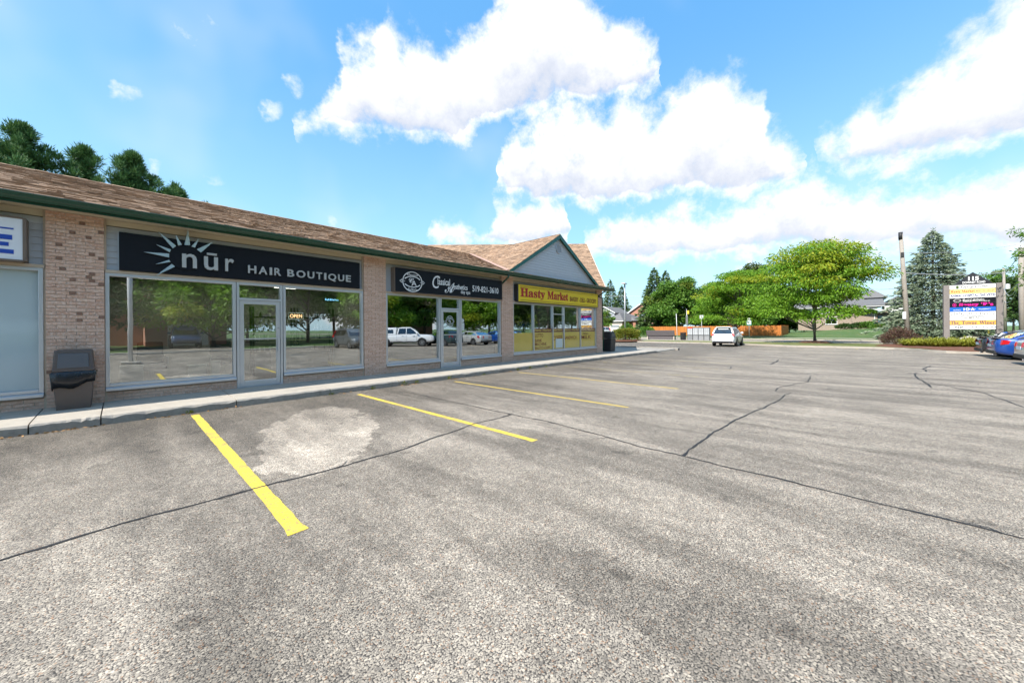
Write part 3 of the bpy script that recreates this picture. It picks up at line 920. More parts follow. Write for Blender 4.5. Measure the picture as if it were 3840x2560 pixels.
def window(x0, x1, z0=SILL, z1=HEAD, sill=True, mulls=(), mats=('pane', 'pane_back')):
    f = frame_rect(x0, x1, z0 + (0.075 if sill else 0), z1).build('window_frame', 'aluminium', shop, bevel=0.004)
    if sill:
        MB().prism([(10.44, z0), (10.44, z0 + 0.05), (10.47, z0 + 0.072), (10.62, z0 + 0.072), (10.62, z0)], 'x', x0 - 0.0, x1 + 0.0).build('window_sill', 'aluminium', f, bevel=0.004)
    edges = [x0 + 0.055] + [m for mm in mulls for m in (mm - 0.027, mm + 0.027)] + [x1 - 0.055]
    for mm in mulls:
        MB().box(mm - 0.0265, mm + 0.0265, 10.487, 10.598, z0 + 0.131, z1 - 0.056).build('mullion', 'aluminium', f, bevel=0.003)
    for k in range(0, len(edges), 2):
        pane_box(edges[k] - 0.004, edges[k + 1] + 0.004, GY, GY + 0.008, z0 + (0.127 if sill else 0.05), z1 - 0.05).build('pane', list(mats), f)
    return f
def shop_door(x0, x1, ztop, hinge_right=False):
    fr = MB().box(x0, x0 + 0.05, 10.482, 10.602, WB, HEAD).box(x1 - 0.05, x1, 10.482, 10.602, WB, HEAD).box(x0 + 0.05, x1 - 0.05, 10.482, 10.602, ztop, ztop + 0.05).box(x0 + 0.05, x1 - 0.05, 10.482, 10.602, HEAD - 0.05, HEAD).build('door_frame', 'aluminium', shop, bevel=0.004)
    pane_box(x0 + 0.046, x1 - 0.046, GY, GY + 0.008, ztop + 0.046, HEAD - 0.046).build('transom_pane', ['pane', 'pane_back'], fr)
    d = frame_rect(x0 + 0.055, x1 - 0.055, WB + 0.03, ztop - 0.005, 0.085, 10.50, 10.55, 0.14).build('door', 'aluminium', shop, bevel=0.004)
    pane_box(x0 + 0.136, x1 - 0.136, 10.522, 10.53, WB + 0.165, ztop - 0.086).build('pane', ['pane', 'pane_back'], d)
    MB().box(x0 + 0.12, x1 - 0.07, 10.455, 10.475, 1.305, 1.335).box(x0 + 0.12, x0 + 0.15, 10.475, 10.50, 1.305, 1.335).build('push_bar', 'aluminium', d)
    xh = x1 - 0.10
    MB().box(xh - 0.02, xh + 0.02, 10.43, 10.455, 1.0, 1.345).box(xh - 0.015, xh + 0.015, 10.455, 10.50, 1.02, 1.05).build('handle', 'aluminium', d, bevel=0.004)
    MB().lathe([(0.0, -0.012), (0.018, -0.010), (0.02, 0.0)], (x1 - 0.095, 10.50, 1.58), 12, axis='y').build('lock', 'grey_metal', d)
    MB().box(x0 - 0.0, x1 + 0.0, 10.45, 10.62, WB - 0.02, WB + 0.025).build('threshold', 'aluminium', d)
    return d
window(-7.0, -0.935, mulls=(-3.6,), mats=('frosted', 'frosted'))
plinth(-7.0, -0.92)
window(-0.205, 1.83)
plinth(-0.20, 1.845)
shop_door(1.845, 2.785, 2.245)
window(2.80, 4.87)
plinth(2.79, 4.87)
window(5.59, 7.63); plinth(5.59, 7.64)
door2 = shop_door(7.645, 8.545, 2.225)
window(8.56, 10.69); plinth(8.555, 10.69)
mk = window(11.43, 18.51, mulls=(12.86, 14.35, 15.30, 16.86))
plinth(11.43, 18.51)
MB().box(14.385, 15.27, 10.49, 10.595, 2.20, 2.24).build('transom_bar', 'aluminium', mk)
# head trim above each shop window
for x0, x1 in ((-7.0, -0.92), (-0.20, 4.87), (5.59, 10.69), (11.43, 18.51)):
    MB().box(x0, x1, 10.475, 10.66, HEAD + 0.002, HEAD + 0.058).build('head_trim', 'beige_trim', shop)
# siding boards above the windows
def siding(x0, x1, z0, z1, y, h=0.122):
    z = z0
    while z < z1 - 0.02:
        t = min(z + h, z1)
        MB().prism([(y - 0.016, z), (y, t), (y + 0.03, t), (y + 0.03, z)], 'x', x0, x1).build('siding_board', 'siding', shop)
        z = t
for x0, x1 in ((-7.0, -0.92), (-0.20, 4.87), (5.59, 10.69), (11.43, 18.51)):
    siding(x0, x1, HEAD + 0.062, SOF - 0.112, 10.56)
    MB().box(x0, x1, 10.535, 10.60, SOF - 0.11, SOF - 0.002).build('frieze', 'soffit', shop)
    for xe in (x0, x1):
        MB().box(xe - 0.016, xe + 0.016, 10.50, 10.59, WB, SOF - 0.003).build('corner_trim', 'beige_trim', shop)
    MB().box(x0, x1, 10.592, 10.70, HEAD + 0.06, SOF).build('wall', 'room_dark', shop)

# ---- eaves
MB().box(-14, 19.62, 10.07, 10.60, SOF, SOF + 0.012).build('soffit', 'soffit', shop)
MB().box(-14, 19.62, 10.03, 10.068, SOF - 0.035, SOF + 0.12).build('fascia', 'green_metal', shop)
gut = MB()
prof = [(10.028, 3.815), (10.028, 3.70), (9.965, 3.70), (9.945, 3.735), (9.925, 3.755), (9.915, 3.80), (9.90, 3.815), (9.912, 3.822), (9.93, 3.806), (9.945, 3.77), (9.97, 3.715), (10.015, 3.715), (10.015, 3.815)]
gut.prism(prof, 'x', -14, 19.64)
gutter = gut.build('gutter', 'green_metal', shop)
for x in (1.55, 8.0):
    MB().prism([(y - 0.006 if y < 10 else y, z + (0.004 if z > 3.75 else -0.004)) for y, z in prof[:8]] + [(9.97, 3.80)], 'x', x, x + 0.06).build('gutter_joint', 'green_metal', gutter)
for x, s_ in ((10.62, 1), (18.62, 1)):
    d = MB().tube([(x, 9.97, 3.70), (x, 9.98, 3.60), (x + 0.03, 10.30, 3.42), (x + 0.04, 10.44, 3.34)], 0.038, 8)
    if x < 15: d.tube([(x + 0.04, 10.44, 3.34), (x + 0.04, 10.44, 2.75)], 0.036, 8)
    else: d.tube([(x + 0.04, 10.44, 3.34), (x + 0.52, 10.44, 3.25), (x + 0.58, 10.44, 0.2)], 0.036, 8)
    d.build('downspout', 'green_metal', shop, smooth=True)

# ---- roof: decks with real shingles
PITCH = 0.33
def roof_z(y): return 3.80 + PITCH * (y - 9.95)
roof = MB()
roof.face([(-14, 9.94, roof_z(9.94)), (19.62, 9.94, roof_z(9.94)), (19.62, 17.25, roof_z(17.25)), (-14, 17.25, roof_z(17.25))])
roof.face([(-14, 17.25, roof_z(17.25)), (19.62, 17.25, roof_z(17.25)), (19.62, 24.5, 3.8), (-14, 24.5, 3.8)])
roof.face([(19.55, 9.95, 3.79), (19.55, 24.5, 3.79), (19.55, 17.25, roof_z(17.25))])
roof = roof.build('roof', 'roof_deck', shop)
def shingles(org, u, v, wid, length, inside, seed, name='shingles', mat='shingle', lift=0.012):
    """overlapping tabs in courses on the plane org + a*u + b*v"""
    rg = random.Random(seed)
    org, u, v = Vector(org), Vector(u).normalized(), Vector(v).normalized()
    n = u.cross(v)
    if n.z < 0: n = -n
    b = MB(); row = 0; s_ = 0.0
    while s_ < length:
        a = -rg.uniform(0, 0.3)
        while a < wid:
            t = rg.choice((0.16, 0.2, 0.24, 0.3, 0.34))
            a0, a1 = max(a, 0) + 0.003, min(a + t, wid) - 0.003
            if a1 > a0 + 0.02 and inside((a0 + a1) / 2, s_ + 0.07):
                th = rg.choice((0.007, 0.009, 0.016, 0.019)); e = rg.uniform(-0.006, 0.006)
                p = [org + u * a0 + v * (s_ + e), org + u * a1 + v * (s_ + e), org + u * a1 + v * (s_ + 0.16), org + u * a0 + v * (s_ + 0.16)]
                lo = [q + n * (lift * 0.4) for q in p[:2]] + [q + n * 0.002 for q in p[2:]]
                hi = [q + n * (lift * 0.4 + th) for q in p[:2]] + [q + n * 0.006 for q in p[2:]]
                i = len(b.v); b.v += [tuple(q) for q in lo[:2]] + [tuple(q) for q in hi]
                b.f += [(i, i + 1, i + 3, i + 2), (i + 2, i + 3, i + 4, i + 5), (i, i + 2, i + 5), (i + 1, i + 4, i + 3)]; b.m += [0] * 4
            a += t
        s_ += 0.142; row += 1
    return b.build(name, mat, roof, kind='stuff', fix=False)
GX, GZ = 14.70, 6.13            # gable peak
GP = 0.588                      # gable pitch
GYF = 10.30                     # front edge of the gable roof
def gable_hides(x, y):
    zg = GZ - GP * abs(x - GX)
    return zg > roof_z(y) - 0.02 and y > GYF
sl_len = math.hypot(17.25 - 9.94, PITCH * (17.25 - 9.94))
kx = (17.25 - 9.94) / sl_len
shingles((-9, 9.93, roof_z(9.93)), (1, 0, 0), (0, 1, PITCH), 28.6, sl_len, lambda a, s_: not gable_hides(-9 + a, 9.93 + s_ * kx), 3)
# ridge caps
b = MB()
x = -9.0
while x < 12:
    e = rng.uniform(-.006, .006)
    b.prism([(17.25 - 0.16, roof_z(17.25) - 0.03 + e), (17.25, roof_z(17.25) + 0.03 + e), (17.25 + 0.16, roof_z(17.25) - 0.03 + e), (17.25 + 0.16, roof_z(17.25) - 0.05 + e), (17.25 - 0.16, roof_z(17.25) - 0.05 + e)], 'x', x, x + 0.24); x += 0.245
b.build('ridge_cap', 'shingle', roof, kind='stuff')
# cross gable
gl = MB()
XL, XR = GX - (GZ - roof_z(GYF)) / GP, GX + (GZ - roof_z(GYF)) / GP
YB = 9.95 + (GZ - 3.80) / PITCH
for xe, s_ in ((XL, -1), (XR, 1)):
    gl.face([(xe, GYF, roof_z(GYF)), (GX, GYF, GZ), (GX, YB, GZ)])
gl.build('gable_deck', 'roof_deck', roof)
cl = math.hypot(GX - XL, GZ - roof_z(GYF)); 
def in_gable(a, s_):
    z = roof_z(GYF) + s_ / cl * (GZ - roof_z(GYF)); return GYF + a < 9.95 + (z - 3.80) / PITCH + 0.02
shingles((XL, GYF - 0.03, roof_z(GYF)), (0, 1, 0), (GX - XL, 0, GZ - roof_z(GYF)), YB - GYF, cl, in_gable, 5)
shingles((XR, GYF - 0.03, roof_z(GYF)), (0, 1, 0), (GX - XR, 0, GZ - roof_z(GYF)), YB - GYF, cl, in_gable, 6)
b = MB(); y = GYF - 0.02
while y < YB:
    b.prism([(GX - 0.15, GZ - 0.065), (GX, GZ + 0.028), (GX + 0.15, GZ - 0.065)], 'y', y, y + 0.24); y += 0.245
b.build('ridge_cap', 'shingle', roof, kind='stuff')
# valley flashing on the left of the gable
vd = Vector((GX, YB, GZ)) - Vector((XL, GYF, roof_z(GYF)))
b = MB(); p0 = Vector((XL, GYF, roof_z(GYF) + 0.028)); p1 = p0 + vd
b.face([p0 + Vector((-0.10, 0, 0.0)), p0 + Vector((0.10, 0, 0.05)), p1 + Vector((0.10, 0, 0.05)), p1 + Vector((-0.10, 0, 0.0))])
b.build('valley_flashing', 'valley_metal', roof)
# gable wall: lapped boards cut to the triangle
gw0, gw1, gwy = XL + 0.1, XR - 0.1, 10.42
zb = roof_z(10.42) + 0.0
z = zb
while z < GZ - 0.2:
    t = min(z + 0.125, GZ - 0.12)
    w0 = (GZ - 0.10 - z) / GP; w1 = max(0.02, (GZ - 0.10 - t) / GP)
    MB().hexa([(GX - w0, gwy - 0.016, z), (GX + w0, gwy - 0.016, z), (GX + w0, gwy + 0.05, z), (GX - w0, gwy + 0.05, z), (GX - w1, gwy, t), (GX + w1, gwy, t), (GX + w1, gwy + 0.05, t), (GX - w1, gwy + 0.05, t)]).build('gable_board', 'siding', shop)
    z = t
for s_ in (-1, 1):
    xe = XL - 0.08 if s_ < 0 else XR + 0.08
    ze = roof_z(GYF) - 0.05
    d = 0.20
    MB().hexa([(xe, GYF - 0.03, ze - d + 0.06), (GX + s_ * 0.001, GYF - 0.03, GZ - d), (GX + s_ * 0.001, GYF + 0.0, GZ - d), (xe, GYF + 0.0, ze - d + 0.06), (xe, GYF - 0.03, ze), (GX + s_ * 0.001, GYF - 0.03, GZ - 0.005), (GX + s_ * 0.001, GYF, GZ - 0.005), (xe, GYF, ze)]).build('rake_board', 'teal_metal', shop)
    MB().hexa([(xe, GYF + 0.002, ze - 0.10), (GX + s_ * 0.001, GYF + 0.002, GZ - 0.16), (GX + s_ * 0.001, gwy - 0.02, GZ - 0.16), (xe, gwy - 0.02, ze - 0.10), (xe, GYF + 0.002, ze - 0.09), (GX + s_ * 0.001, GYF + 0.002, GZ - 0.15), (GX + s_ * 0.001, gwy - 0.02, GZ - 0.15), (xe, gwy - 0.02, ze - 0.09)]).build('gable_soffit', 'green_metal', shop)
# round louvred vent
vent = MB().lathe([(0.235, 0.0), (0.235, -0.04), (0.20, -0.045), (0.195, 0.0)], (GX + 0.02, gwy - 0.012, 5.45), 28, axis='y').build('gable_vent', 'siding', shop)
for k in range(7):
    z = 5.45 - 0.165 + k * 0.055; h = math.sqrt(max(0.001, 0.19 ** 2 - (z - 5.45) ** 2))
    MB().prism([(gwy - 0.045, z - 0.02), (gwy - 0.015, z + 0.025), (gwy - 0.010, z + 0.022), (gwy - 0.040, z - 0.023)], 'x', GX + 0.02 - h, GX + 0.02 + h).build('louvre', 'siding', vent)

# ---- the wing set at an angle behind, seen above the gable
wr0, wr1 = Vector((15.26, 22.39, 7.66)), Vector((23.14, 13.86, 7.66))
fdir = Vector((-FWD.x, -FWD.y, 0)); wu = (wr1 - wr0).normalized()
drop = fdir * 5.15 + Vector((0, 0, -3.72))
back = -fdir * 5.15 + Vector((0, 0, -3.72))
wb = MB().face([wr0, wr1, wr1 + drop, wr0 + drop]).face([wr1, wr0, wr0 + back, wr1 + back])
wb.build('wing_deck', 'roof_deck', roof)
e0 = wr0 + drop
wing_len = drop.length
shingles(e0 - Vector((0, 0, 0.0)), wu, -drop, (wr1 - wr0).length, wing_len, lambda a, s_: True, 8, name='wing_shingles')
g0 = wr1 - wu * 0.35
gw = MB().face([g0 + drop * 0.97, g0 + back * 0.97, g0 + Vector((0, 0, -0.1))]).face([g0 + drop * 0.97, g0 + back * 0.97, g0 + back * 0.97 + Vector((0, 0, -4.0)), g0 + drop * 0.97 + Vector((0, 0, -4.0))])
gw.build('wing_wall', 'house_tan', shop)
rb = MB()
for d in (drop, back):
    rb.hexa([wr1 + wu * 0.0 + Vector((0, 0, -0.18)), wr1 + wu * 0.04 + Vector((0, 0, -0.18)), wr1 + wu * 0.04 + d + Vector((0, 0, -0.18)), wr1 + d + Vector((0, 0, -0.18)), wr1 + Vector((0, 0, 0.01)), wr1 + wu * 0.04 + Vector((0, 0, 0.01)), wr1 + wu * 0.04 + d + Vector((0, 0, 0.01)), wr1 + d + Vector((0, 0, 0.01))])
rb.build('wing_rake', 'house_pale', shop)
b = MB(); L = (wr1 - wr0).length; s_ = 0
while s_ < L:
    c0 = wr0 + wu * s_; c1 = wr0 + wu * min(s_ + 0.24, L)
    for d in (drop.normalized() * 0.15, back.normalized() * 0.15):
        b.face([c0 + Vector((0, 0, .03)), c1 + Vector((0, 0, .03)), c1 + d + Vector((0, 0, .025)), c0 + d + Vector((0, 0, .025))])
    s_ += 0.245
b.build('ridge_cap', 'shingle', roof, kind='stuff')

# ---- rooms behind the glass
def room(x0, x1, y1, wall, floor='room_floor'):
    MB().face([(x0, y1, WB), (x1, y1, WB), (x1, y1, 2.9), (x0, y1, 2.9)]).face([(x0, 10.67, WB), (x0, y1, WB), (x0, y1, 2.9), (x0, 10.67, 2.9)]).face([(x1, 10.67, WB), (x1, y1, WB), (x1, y1, 2.9), (x1, 10.67, 2.9)]).build('room_wall', wall, shop)
    MB().face([(x0, 10.67, WB), (x1, 10.67, WB), (x1, y1, WB), (x0, y1, WB)]).build('room_floor', floor, shop)
    MB().face([(x0, 10.67, 2.9), (x1, 10.67, 2.9), (x1, y1, 2.9), (x0, y1, 2.9)]).build('room_ceiling', 'room_wall', shop)
room(-7.1, -0.56, 16, 'room_wall')
room(-0.54, 5.22, 14.1, 'room_pale')
room(5.24, 11.05, 16, 'room_dark')
for x, y in ((0.6, 11.6), (0.6, 12.9), (2.4, 12.2), (4.2, 12.0), (3.6, 13.0)):
    MB().box(x - .3, x + .3, y - .3, y + .3, 2.87, 2.89).build('ceiling_light', 'tube', shop)
room(11.07, 18.85, 18, 'room_wall')

# ------------------------------------------------------------------ shop signs
# hair boutique: black board, raised silver letters, nine bright rays round a black disc
s1 = wempty('hair_boutique_sign', (2.35, 10.45, 2.73), label='black fascia sign reading nur HAIR BOUTIQUE with silver rays', cat='sign')
MB().box(-0.02, 4.75, 10.43, 10.53, 2.725, 3.475).build('board', 'black_board', s1, bevel=0.004)
MB().box(-0.035, 4.765, 10.50, 10.535, 2.722, 3.49).build('board_edge', 'aluminium', s1)
b = MB(); n = 40
ring0 = [(0.945 + 0.262 * math.cos(2 * PI * k / n), 10.405, 3.095 + 0.262 * math.sin(2 * PI * k / n)) for k in range(n)]
ring1 = [(p[0], 10.43, p[2]) for p in ring0]
b.loft([ring1, ring0]).build('disc', 'black_board', s1)
RAYS = [((0.69, 3.14), (0.69, 3.06), (0.32, 3.12)), ((0.72, 3.23), (0.70, 3.17), (0.50, 3.30)), ((0.80, 3.32), (0.75, 3.26), (0.53, 3.57)), ((0.89, 3.36), (0.83, 3.33), (0.79, 3.56)), ((1.02, 3.37), (0.93, 3.36), (0.99, 3.73)), ((1.10, 3.33), (1.04, 3.35), (1.17, 3.54)), ((1.20, 3.24), (1.13, 3.30), (1.42, 3.52)), ((0.69, 3.01), (0.71, 2.97), (0.48, 2.89)), ((0.73, 2.93), (0.78, 2.88), (0.48, 2.65))]
for p, q, t in RAYS:
    m = ((p[0] + q[0]) / 2, (p[1] + q[1]) / 2)
    tri = [p, q, t]
    b = MB(); i = 0
    b.v = [(x, 10.42, z) for x, z in tri] + [(x, 10.375, z) for x, z in tri]
    b.f = [(0, 1, 2), (3, 5, 4), (0, 3, 4, 1), (1, 4, 5, 2), (2, 5, 3, 0)]; b.m = [0] * 5
    b.build('ray', 'ray_silver_sky', s1)
for ch, x0, x1, z0, z1 in (('n', 0.89, 1.13, 2.88, 3.18), ('u', 1.25, 1.49, 2.87, 3.17), ('r', 1.62, 1.78, 2.88, 3.17)):
    lettering(ch, x0, x1, z0, z1, 10.42, 'letter_silver', s1, 0.05, bold=0.012, name='letter')
MB().box(1.30, 1.47, 10.37, 10.42, 3.205, 3.25).build('letter_macron', 'letter_silver', s1)
xs = 2.05
for word, x0, x1 in (('HAIR', 2.05, 2.73), ('BOUTIQUE', 2.87, 4.47)):
    wts = {'H': .95, 'A': 1.05, 'I': .30, 'R': .85, 'B': .85, 'O': 1.15, 'U': .9, 'T': .8, 'Q': 1.15, 'E': .75}
    tot = sum(wts[c] + 0.28 for c in word) - 0.28; x = x0; k = (x1 - x0) / tot
    for c in word:
        lettering(c, x, x + wts[c] * k, 2.885 - (0.03 if c == 'Q' else 0), 3.07, 10.42, 'letter_silver', s1, 0.04, bold=0.02, name='letter')
        x += (wts[c] + 0.28) * k

# a shared oval emblem: ring, monogram and side ornaments
def emblem(cx_, cz_, rx, rz, y, parent, mat='white_print', name='emblem', sub=True, frame=None):
    def P(u, v, d=0.0):
        if frame is None: return (cx_ + u * rx, y - d, cz_ + v * rz)
        o, r, up = (Vector(q) for q in frame); return tuple(o + r * (cx_ + u * rx) + up * (cz_ + v * rz) + r.cross(up) * (y + d))
    b = MB(); n = 40
    def ring(a0, a1, sx, sz, r0, r1, ox=0, oz=0):
        m = max(3, int(n * abs(a1 - a0) / (2 * PI)))
        for k in range(m):
            t0, t1 = a0 + (a1 - a0) * k / m, a0 + (a1 - a0) * (k + 1) / m
            b.face([P(ox + r0 * sx * math.cos(t0), oz + r0 * sz * math.sin(t0), .002), P(ox + r1 * sx * math.cos(t0), oz + r1 * sz * math.sin(t0), .002), P(ox + r1 * sx * math.cos(t1), oz + r1 * sz * math.sin(t1), .002), P(ox + r0 * sx * math.cos(t1), oz + r0 * sz * math.sin(t1), .002)])
    ring(0, 2 * PI, 0.88, 1.0, 0.92, 1.0)
    ring(R(28), R(152), 0.8, 0.56, 0.86, 1.0); ring(R(208), R(332), 0.8, 0.56, 0.86, 1.0)
    for s_ in (-1, 1):
        for (x0, z0, x1, z1, x2, z2) in ((1.12, 0, .9, .2, .9, .07), (1.12, 0, .9, -.2, .9, -.07), (.62, 0, .86, .12, .86, .05), (.62, 0, .86, -.12, .86, -.05), (.9, .2, .72, .30, .8, .12), (.9, -.2, .72, -.30, .8, -.12)):
            b.face([P(s_ * x0, z0, .002), P(s_ * x1, z1, .002), P(s_ * x2, z2, .002)])
    o = b.build(name, mat, parent)
    if frame is None:
        lettering('𝓒𝓛𝓐𝓢𝓢𝓘𝓒𝓐𝓛'[:0] + '𝓒𝓵𝓪𝓼𝓼𝓲𝓬𝓪𝓵', cx_ - rx * .5, cx_ + rx * .5, cz_ + rz * .58, cz_ + rz * .86, y, mat, parent, .003)
        lettering('𝓐𝓮𝓼𝓽𝓱𝓮𝓽𝓲𝓬𝓼', cx_ - rx * .5, cx_ + rx * .5, cz_ - rz * .86, cz_ - rz * .58, y, mat, parent, .003)
        lettering('𝓒', cx_ - rx * .32, cx_ + rx * .12, cz_ - rz * .12, cz_ + rz * .36, y, mat, parent, .003)
        lettering('A', cx_ - rx * .1, cx_ + rx * .36, cz_ - rz * .40, cz_ + rz * .12, y, mat, parent, .003)
    return o

s2 = wempty('day_spa_sign', (8.2, 10.45, 2.73), label='black box sign reading Classical Aesthetics day spa 519-821-3610', cat='sign')
MB().box(5.80, 10.57, 10.30, 10.53, 2.715, 3.465).build('sign_box', 'black_board', s2, bevel=0.006)
MB().box(5.785, 5.80, 10.29, 10.53, 2.705, 3.475).box(10.57, 10.585, 10.29, 10.53, 2.705, 3.475).box(5.80, 10.57, 10.29, 10.53, 3.465, 3.478).box(5.80, 10.57, 10.29, 10.53, 2.702, 2.715).build('sign_frame', 'brown_frame', s2)
emblem(6.42, 3.06, 0.42, 0.33, 10.298, s2)
lettering('C', 7.19, 7.50, 2.92, 3.36, 10.298, 'white_print', s2, .003, shear=0.25)
lettering('lassical', 7.40, 7.93, 3.05, 3.29, 10.298, 'white_print', s2, .003, bold=.012)
lettering('𝓐', 7.70, 8.14, 2.80, 3.17, 10.298, 'white_print', s2, .003)
lettering('esthetics', 8.08, 8.74, 2.955, 3.14, 10.298, 'white_print', s2, .003, bold=.012)
lettering('day spa', 8.42, 8.87, 2.775, 2.94, 10.298, 'white_print', s2, .003, bold=.006)
lettering('519-821-3610', 8.98, 10.36, 2.93, 3.16, 10.298, 'white_print', s2, .003, bold=.01)

s3 = wempty('market_sign', (15, 10.4, 2.7), label='yellow box sign reading Hasty Market BAKERY DELI GROCERY', cat='sign')
MB().box(11.62, 18.42, 10.335, 10.53, 2.70, 3.435).build('sign_face', 'sign_yellow', s3)
MB().box(11.56, 11.619, 10.325, 10.53, 2.69, 3.445).box(18.421, 18.45, 10.325, 10.53, 2.69, 3.445).box(11.62, 18.42, 10.325, 10.53, 3.436, 3.455).box(11.62, 18.42, 10.325, 10.53, 2.68, 2.699).build('sign_frame', 'dark_metal', s3)
MB().box(11.75, 18.30, 10.328, 10.334, 3.345, 3.362).box(11.75, 18.30, 10.328, 10.334, 2.757, 2.774).build('rule_lines', 'sign_maroon', s3)
lettering('𝐇𝐚𝐬𝐭𝐲', 11.75, 13.50, 2.80, 3.30, 10.333, 'sign_red', s3, .004, bold=.022)
lettering('𝐌𝐚𝐫𝐤𝐞𝐭', 13.68, 15.42, 2.90, 3.29, 10.333, 'sign_red', s3, .004, bold=.022)
lettering('BAKERY - DELI - GROCERY', 15.58, 18.24, 2.90, 3.14, 10.333, 'sign_maroon', s3, .004, bold=.022)

s4 = wempty('blue_lettered_sign', (-2.5, 10.4, 2.7), label='white sign with blue letter E and brown frame above frosted window', cat='sign')
MB().box(-4.2, -1.13, 10.30, 10.53, 2.75, 3.445).build('sign_face', 'white_panel', s4)
MB().box(-1.129, -1.09, 10.285, 10.53, 2.735, 3.46).box(-4.24, -4.201, 10.285, 10.53, 2.735, 3.46).box(-4.2, -1.13, 10.285, 10.53, 3.446, 3.475).box(-4.2, -1.13, 10.285, 10.53, 2.72, 2.749).build('sign_frame', 'brown_frame', s4)
MB().box(-4.0, -1.22, 10.294, 10.299, 3.25, 3.275).build('rule_line', 'blue_print', s4)
MB().box(-1.46, -1.235, 10.294, 10.299, 3.075, 3.155).box(-1.46, -1.27, 10.294, 10.299, 2.965, 3.03).box(-1.46, -1.22, 10.294, 10.299, 2.84, 2.91).box(-1.52, -1.461, 10.294, 10.299, 2.84, 3.155).build('letter_e', 'blue_print', s4)

# ------------------------------------------------------------------ things in the windows
o = wempty('open_sign', (3.1, 10.6, 1.75), label='lit neon OPEN sign hanging inside the hair salon window', cat='neon sign')
MB().box(2.94, 3.30, 10.60, 10.63, 1.80, 1.985).build('backing', 'trim_black', o)
fr = MB()
cs = [(2.95, 1.81), (3.29, 1.81), (3.29, 1.975), (2.95, 1.975), (2.95, 1.81)]
fr.tube([(x, 10.592, z) for x, z in cs], 0.006, 6).build('neon_border', 'neon_frame', o)
lettering('OPEN', 2.98, 3.26, 1.845, 1.94, 10.595, 'neon', o, .006)
o = wempty('led_sign', (4.05, 10.68, 2.3), label='small dark sign with blue lights high in the salon window', cat='led sign')
MB().box(3.84, 4.27, 10.66, 10.70, 2.31, 2.47).build('case', 'trim_black', o)
b = MB()
for k in range(9):
    x = 3.87 + k * 0.042; b.box(x, x + rng.uniform(.016, .03), 10.652, 10.659, 2.35, 2.35 + rng.choice((.03, .05, .05)))
b.build('lights', 'led', o)
for k in range(2):
    x0 = 2.72 + k * 1.22
    sh = wempty('shelf_unit', (x0 + .6, 13.5, WB), label=('black metal shelf unit seen through the salon door', 'black metal shelf unit behind the OPEN sign')[k], cat='shelf', group='shelf units in the salon')
    b = MB()
    for xx in (x0, x0 + 1.13):
        for yy in (13.30, 13.62): b.box(xx, xx + .05, yy, yy + .05, WB, 2.26)
    b.build('frame', 'shelf_black', sh)
    for z in (0.82, 1.18, 1.53, 1.92):
        MB().box(x0 + .002, x0 + 1.178, 13.352, 13.618, z, z + .035).build('shelf', 'shelf_black', sh)
        x = x0 + 0.09
        while x < x0 + 1.05:
            h = rng.choice((.10, .14, .17, .2)); r = rng.uniform(.018, .032)
            if rng.random() < .75:
                MB().lathe([(0, .036), (r, .037), (r, .036 + h * .7), (r * .4, .036 + h * .8), (r * .4, .036 + h), (0, .036 + h)], (x, 13.45, z), 8).build('bottle', rng.choice(('bottle_white', 'bottle_dark', 'bottle_white')), label='small product bottle on the black salon shelves', cat='bottle', group='bottles on the salon shelves')
            x += rng.uniform(.09, .17)
ct = wempty('reception_counter', (3.2, 11.6, WB), label='pale reception counter just inside the salon window', cat='counter')
MB().box(2.86, 3.72, 11.3, 11.9, WB, 1.02).build('body', 'room_wall', ct); MB().box(2.82, 3.76, 11.26, 11.94, 1.022, 1.06).build('counter_top', 'paper', ct)
# stickers on the day spa door and pane
e = emblem(8.08, 1.80, 0.19, 0.20, 10.519, door2, 'paper', 'door_emblem')
MB().box(8.62, 8.78, 10.553, 10.558, 1.46, 1.75).build('notice', 'paper', shop)
MB().lathe([(0, 0), (.075, 0), (.075, .003), (0, .003)], (8.70, 10.553, 1.835), 18, axis='y').build('sticker', 'paper', shop)
MB().box(8.60, 8.80, 10.553, 10.558, 1.33, 1.385).build('sticker', 'paper', shop)
# market window film with lettering
for k, (x0, x1) in enumerate(((11.49, 12.83), (12.89, 14.32), (14.39, 15.26), (15.34, 16.82), (16.89, 18.45))):
    MB().box(x0, x1, 10.552, 10.557, 0.505, 1.33).build('window_film', 'film_yellow', mk)
    if k:
        MB().box(x0, x1, 10.552, 10.557, 1.335, 1.52).build('film_header', 'film_maroon', mk)
        lettering('𝐇𝐚𝐬𝐭𝐲 𝐌𝐚𝐫𝐤𝐞𝐭', x0 + .05, x1 - .05, 1.37, 1.49, 10.5515, 'film_yellow', mk, .002, bold=.01)
for body, x0, x1, z0, z1 in (('LOTTO', 13.0, 13.62, 1.10, 1.27), ('BANK', 13.0, 13.52, 0.88, 1.03), ('MACHINE', 13.0, 13.87, 0.71, 0.86), ('PHOTO COPY', 13.0, 14.2, 0.53, 0.66), ('COFFEE', 14.43, 15.2, .92, 1.15), ('SANDWICH', 15.4, 16.5, .95, 1.12), ('FRESH', 17.15, 17.7, 1.17, 1.27), ('MILK', 17.0, 18.0, .93, 1.12)):
    lettering(body, x0, x1, z0, z1, 10.5515, 'sign_maroon', mk, .002, bold=.01)
MB().box(14.62, 15.2, 10.540, 10.545, 0.55, 1.0).build('poster', 'paper', mk)
for k, (x, y) in enumerate(((12.2, 12.2), (12.2, 14.0), (14.6, 12.8), (14.6, 15.0), (17.0, 12.6))):
    MB().box(x - .6, x + .6, y - .05, y + .05, 2.84, 2.88).build('ceiling_tube', 'tube', shop)
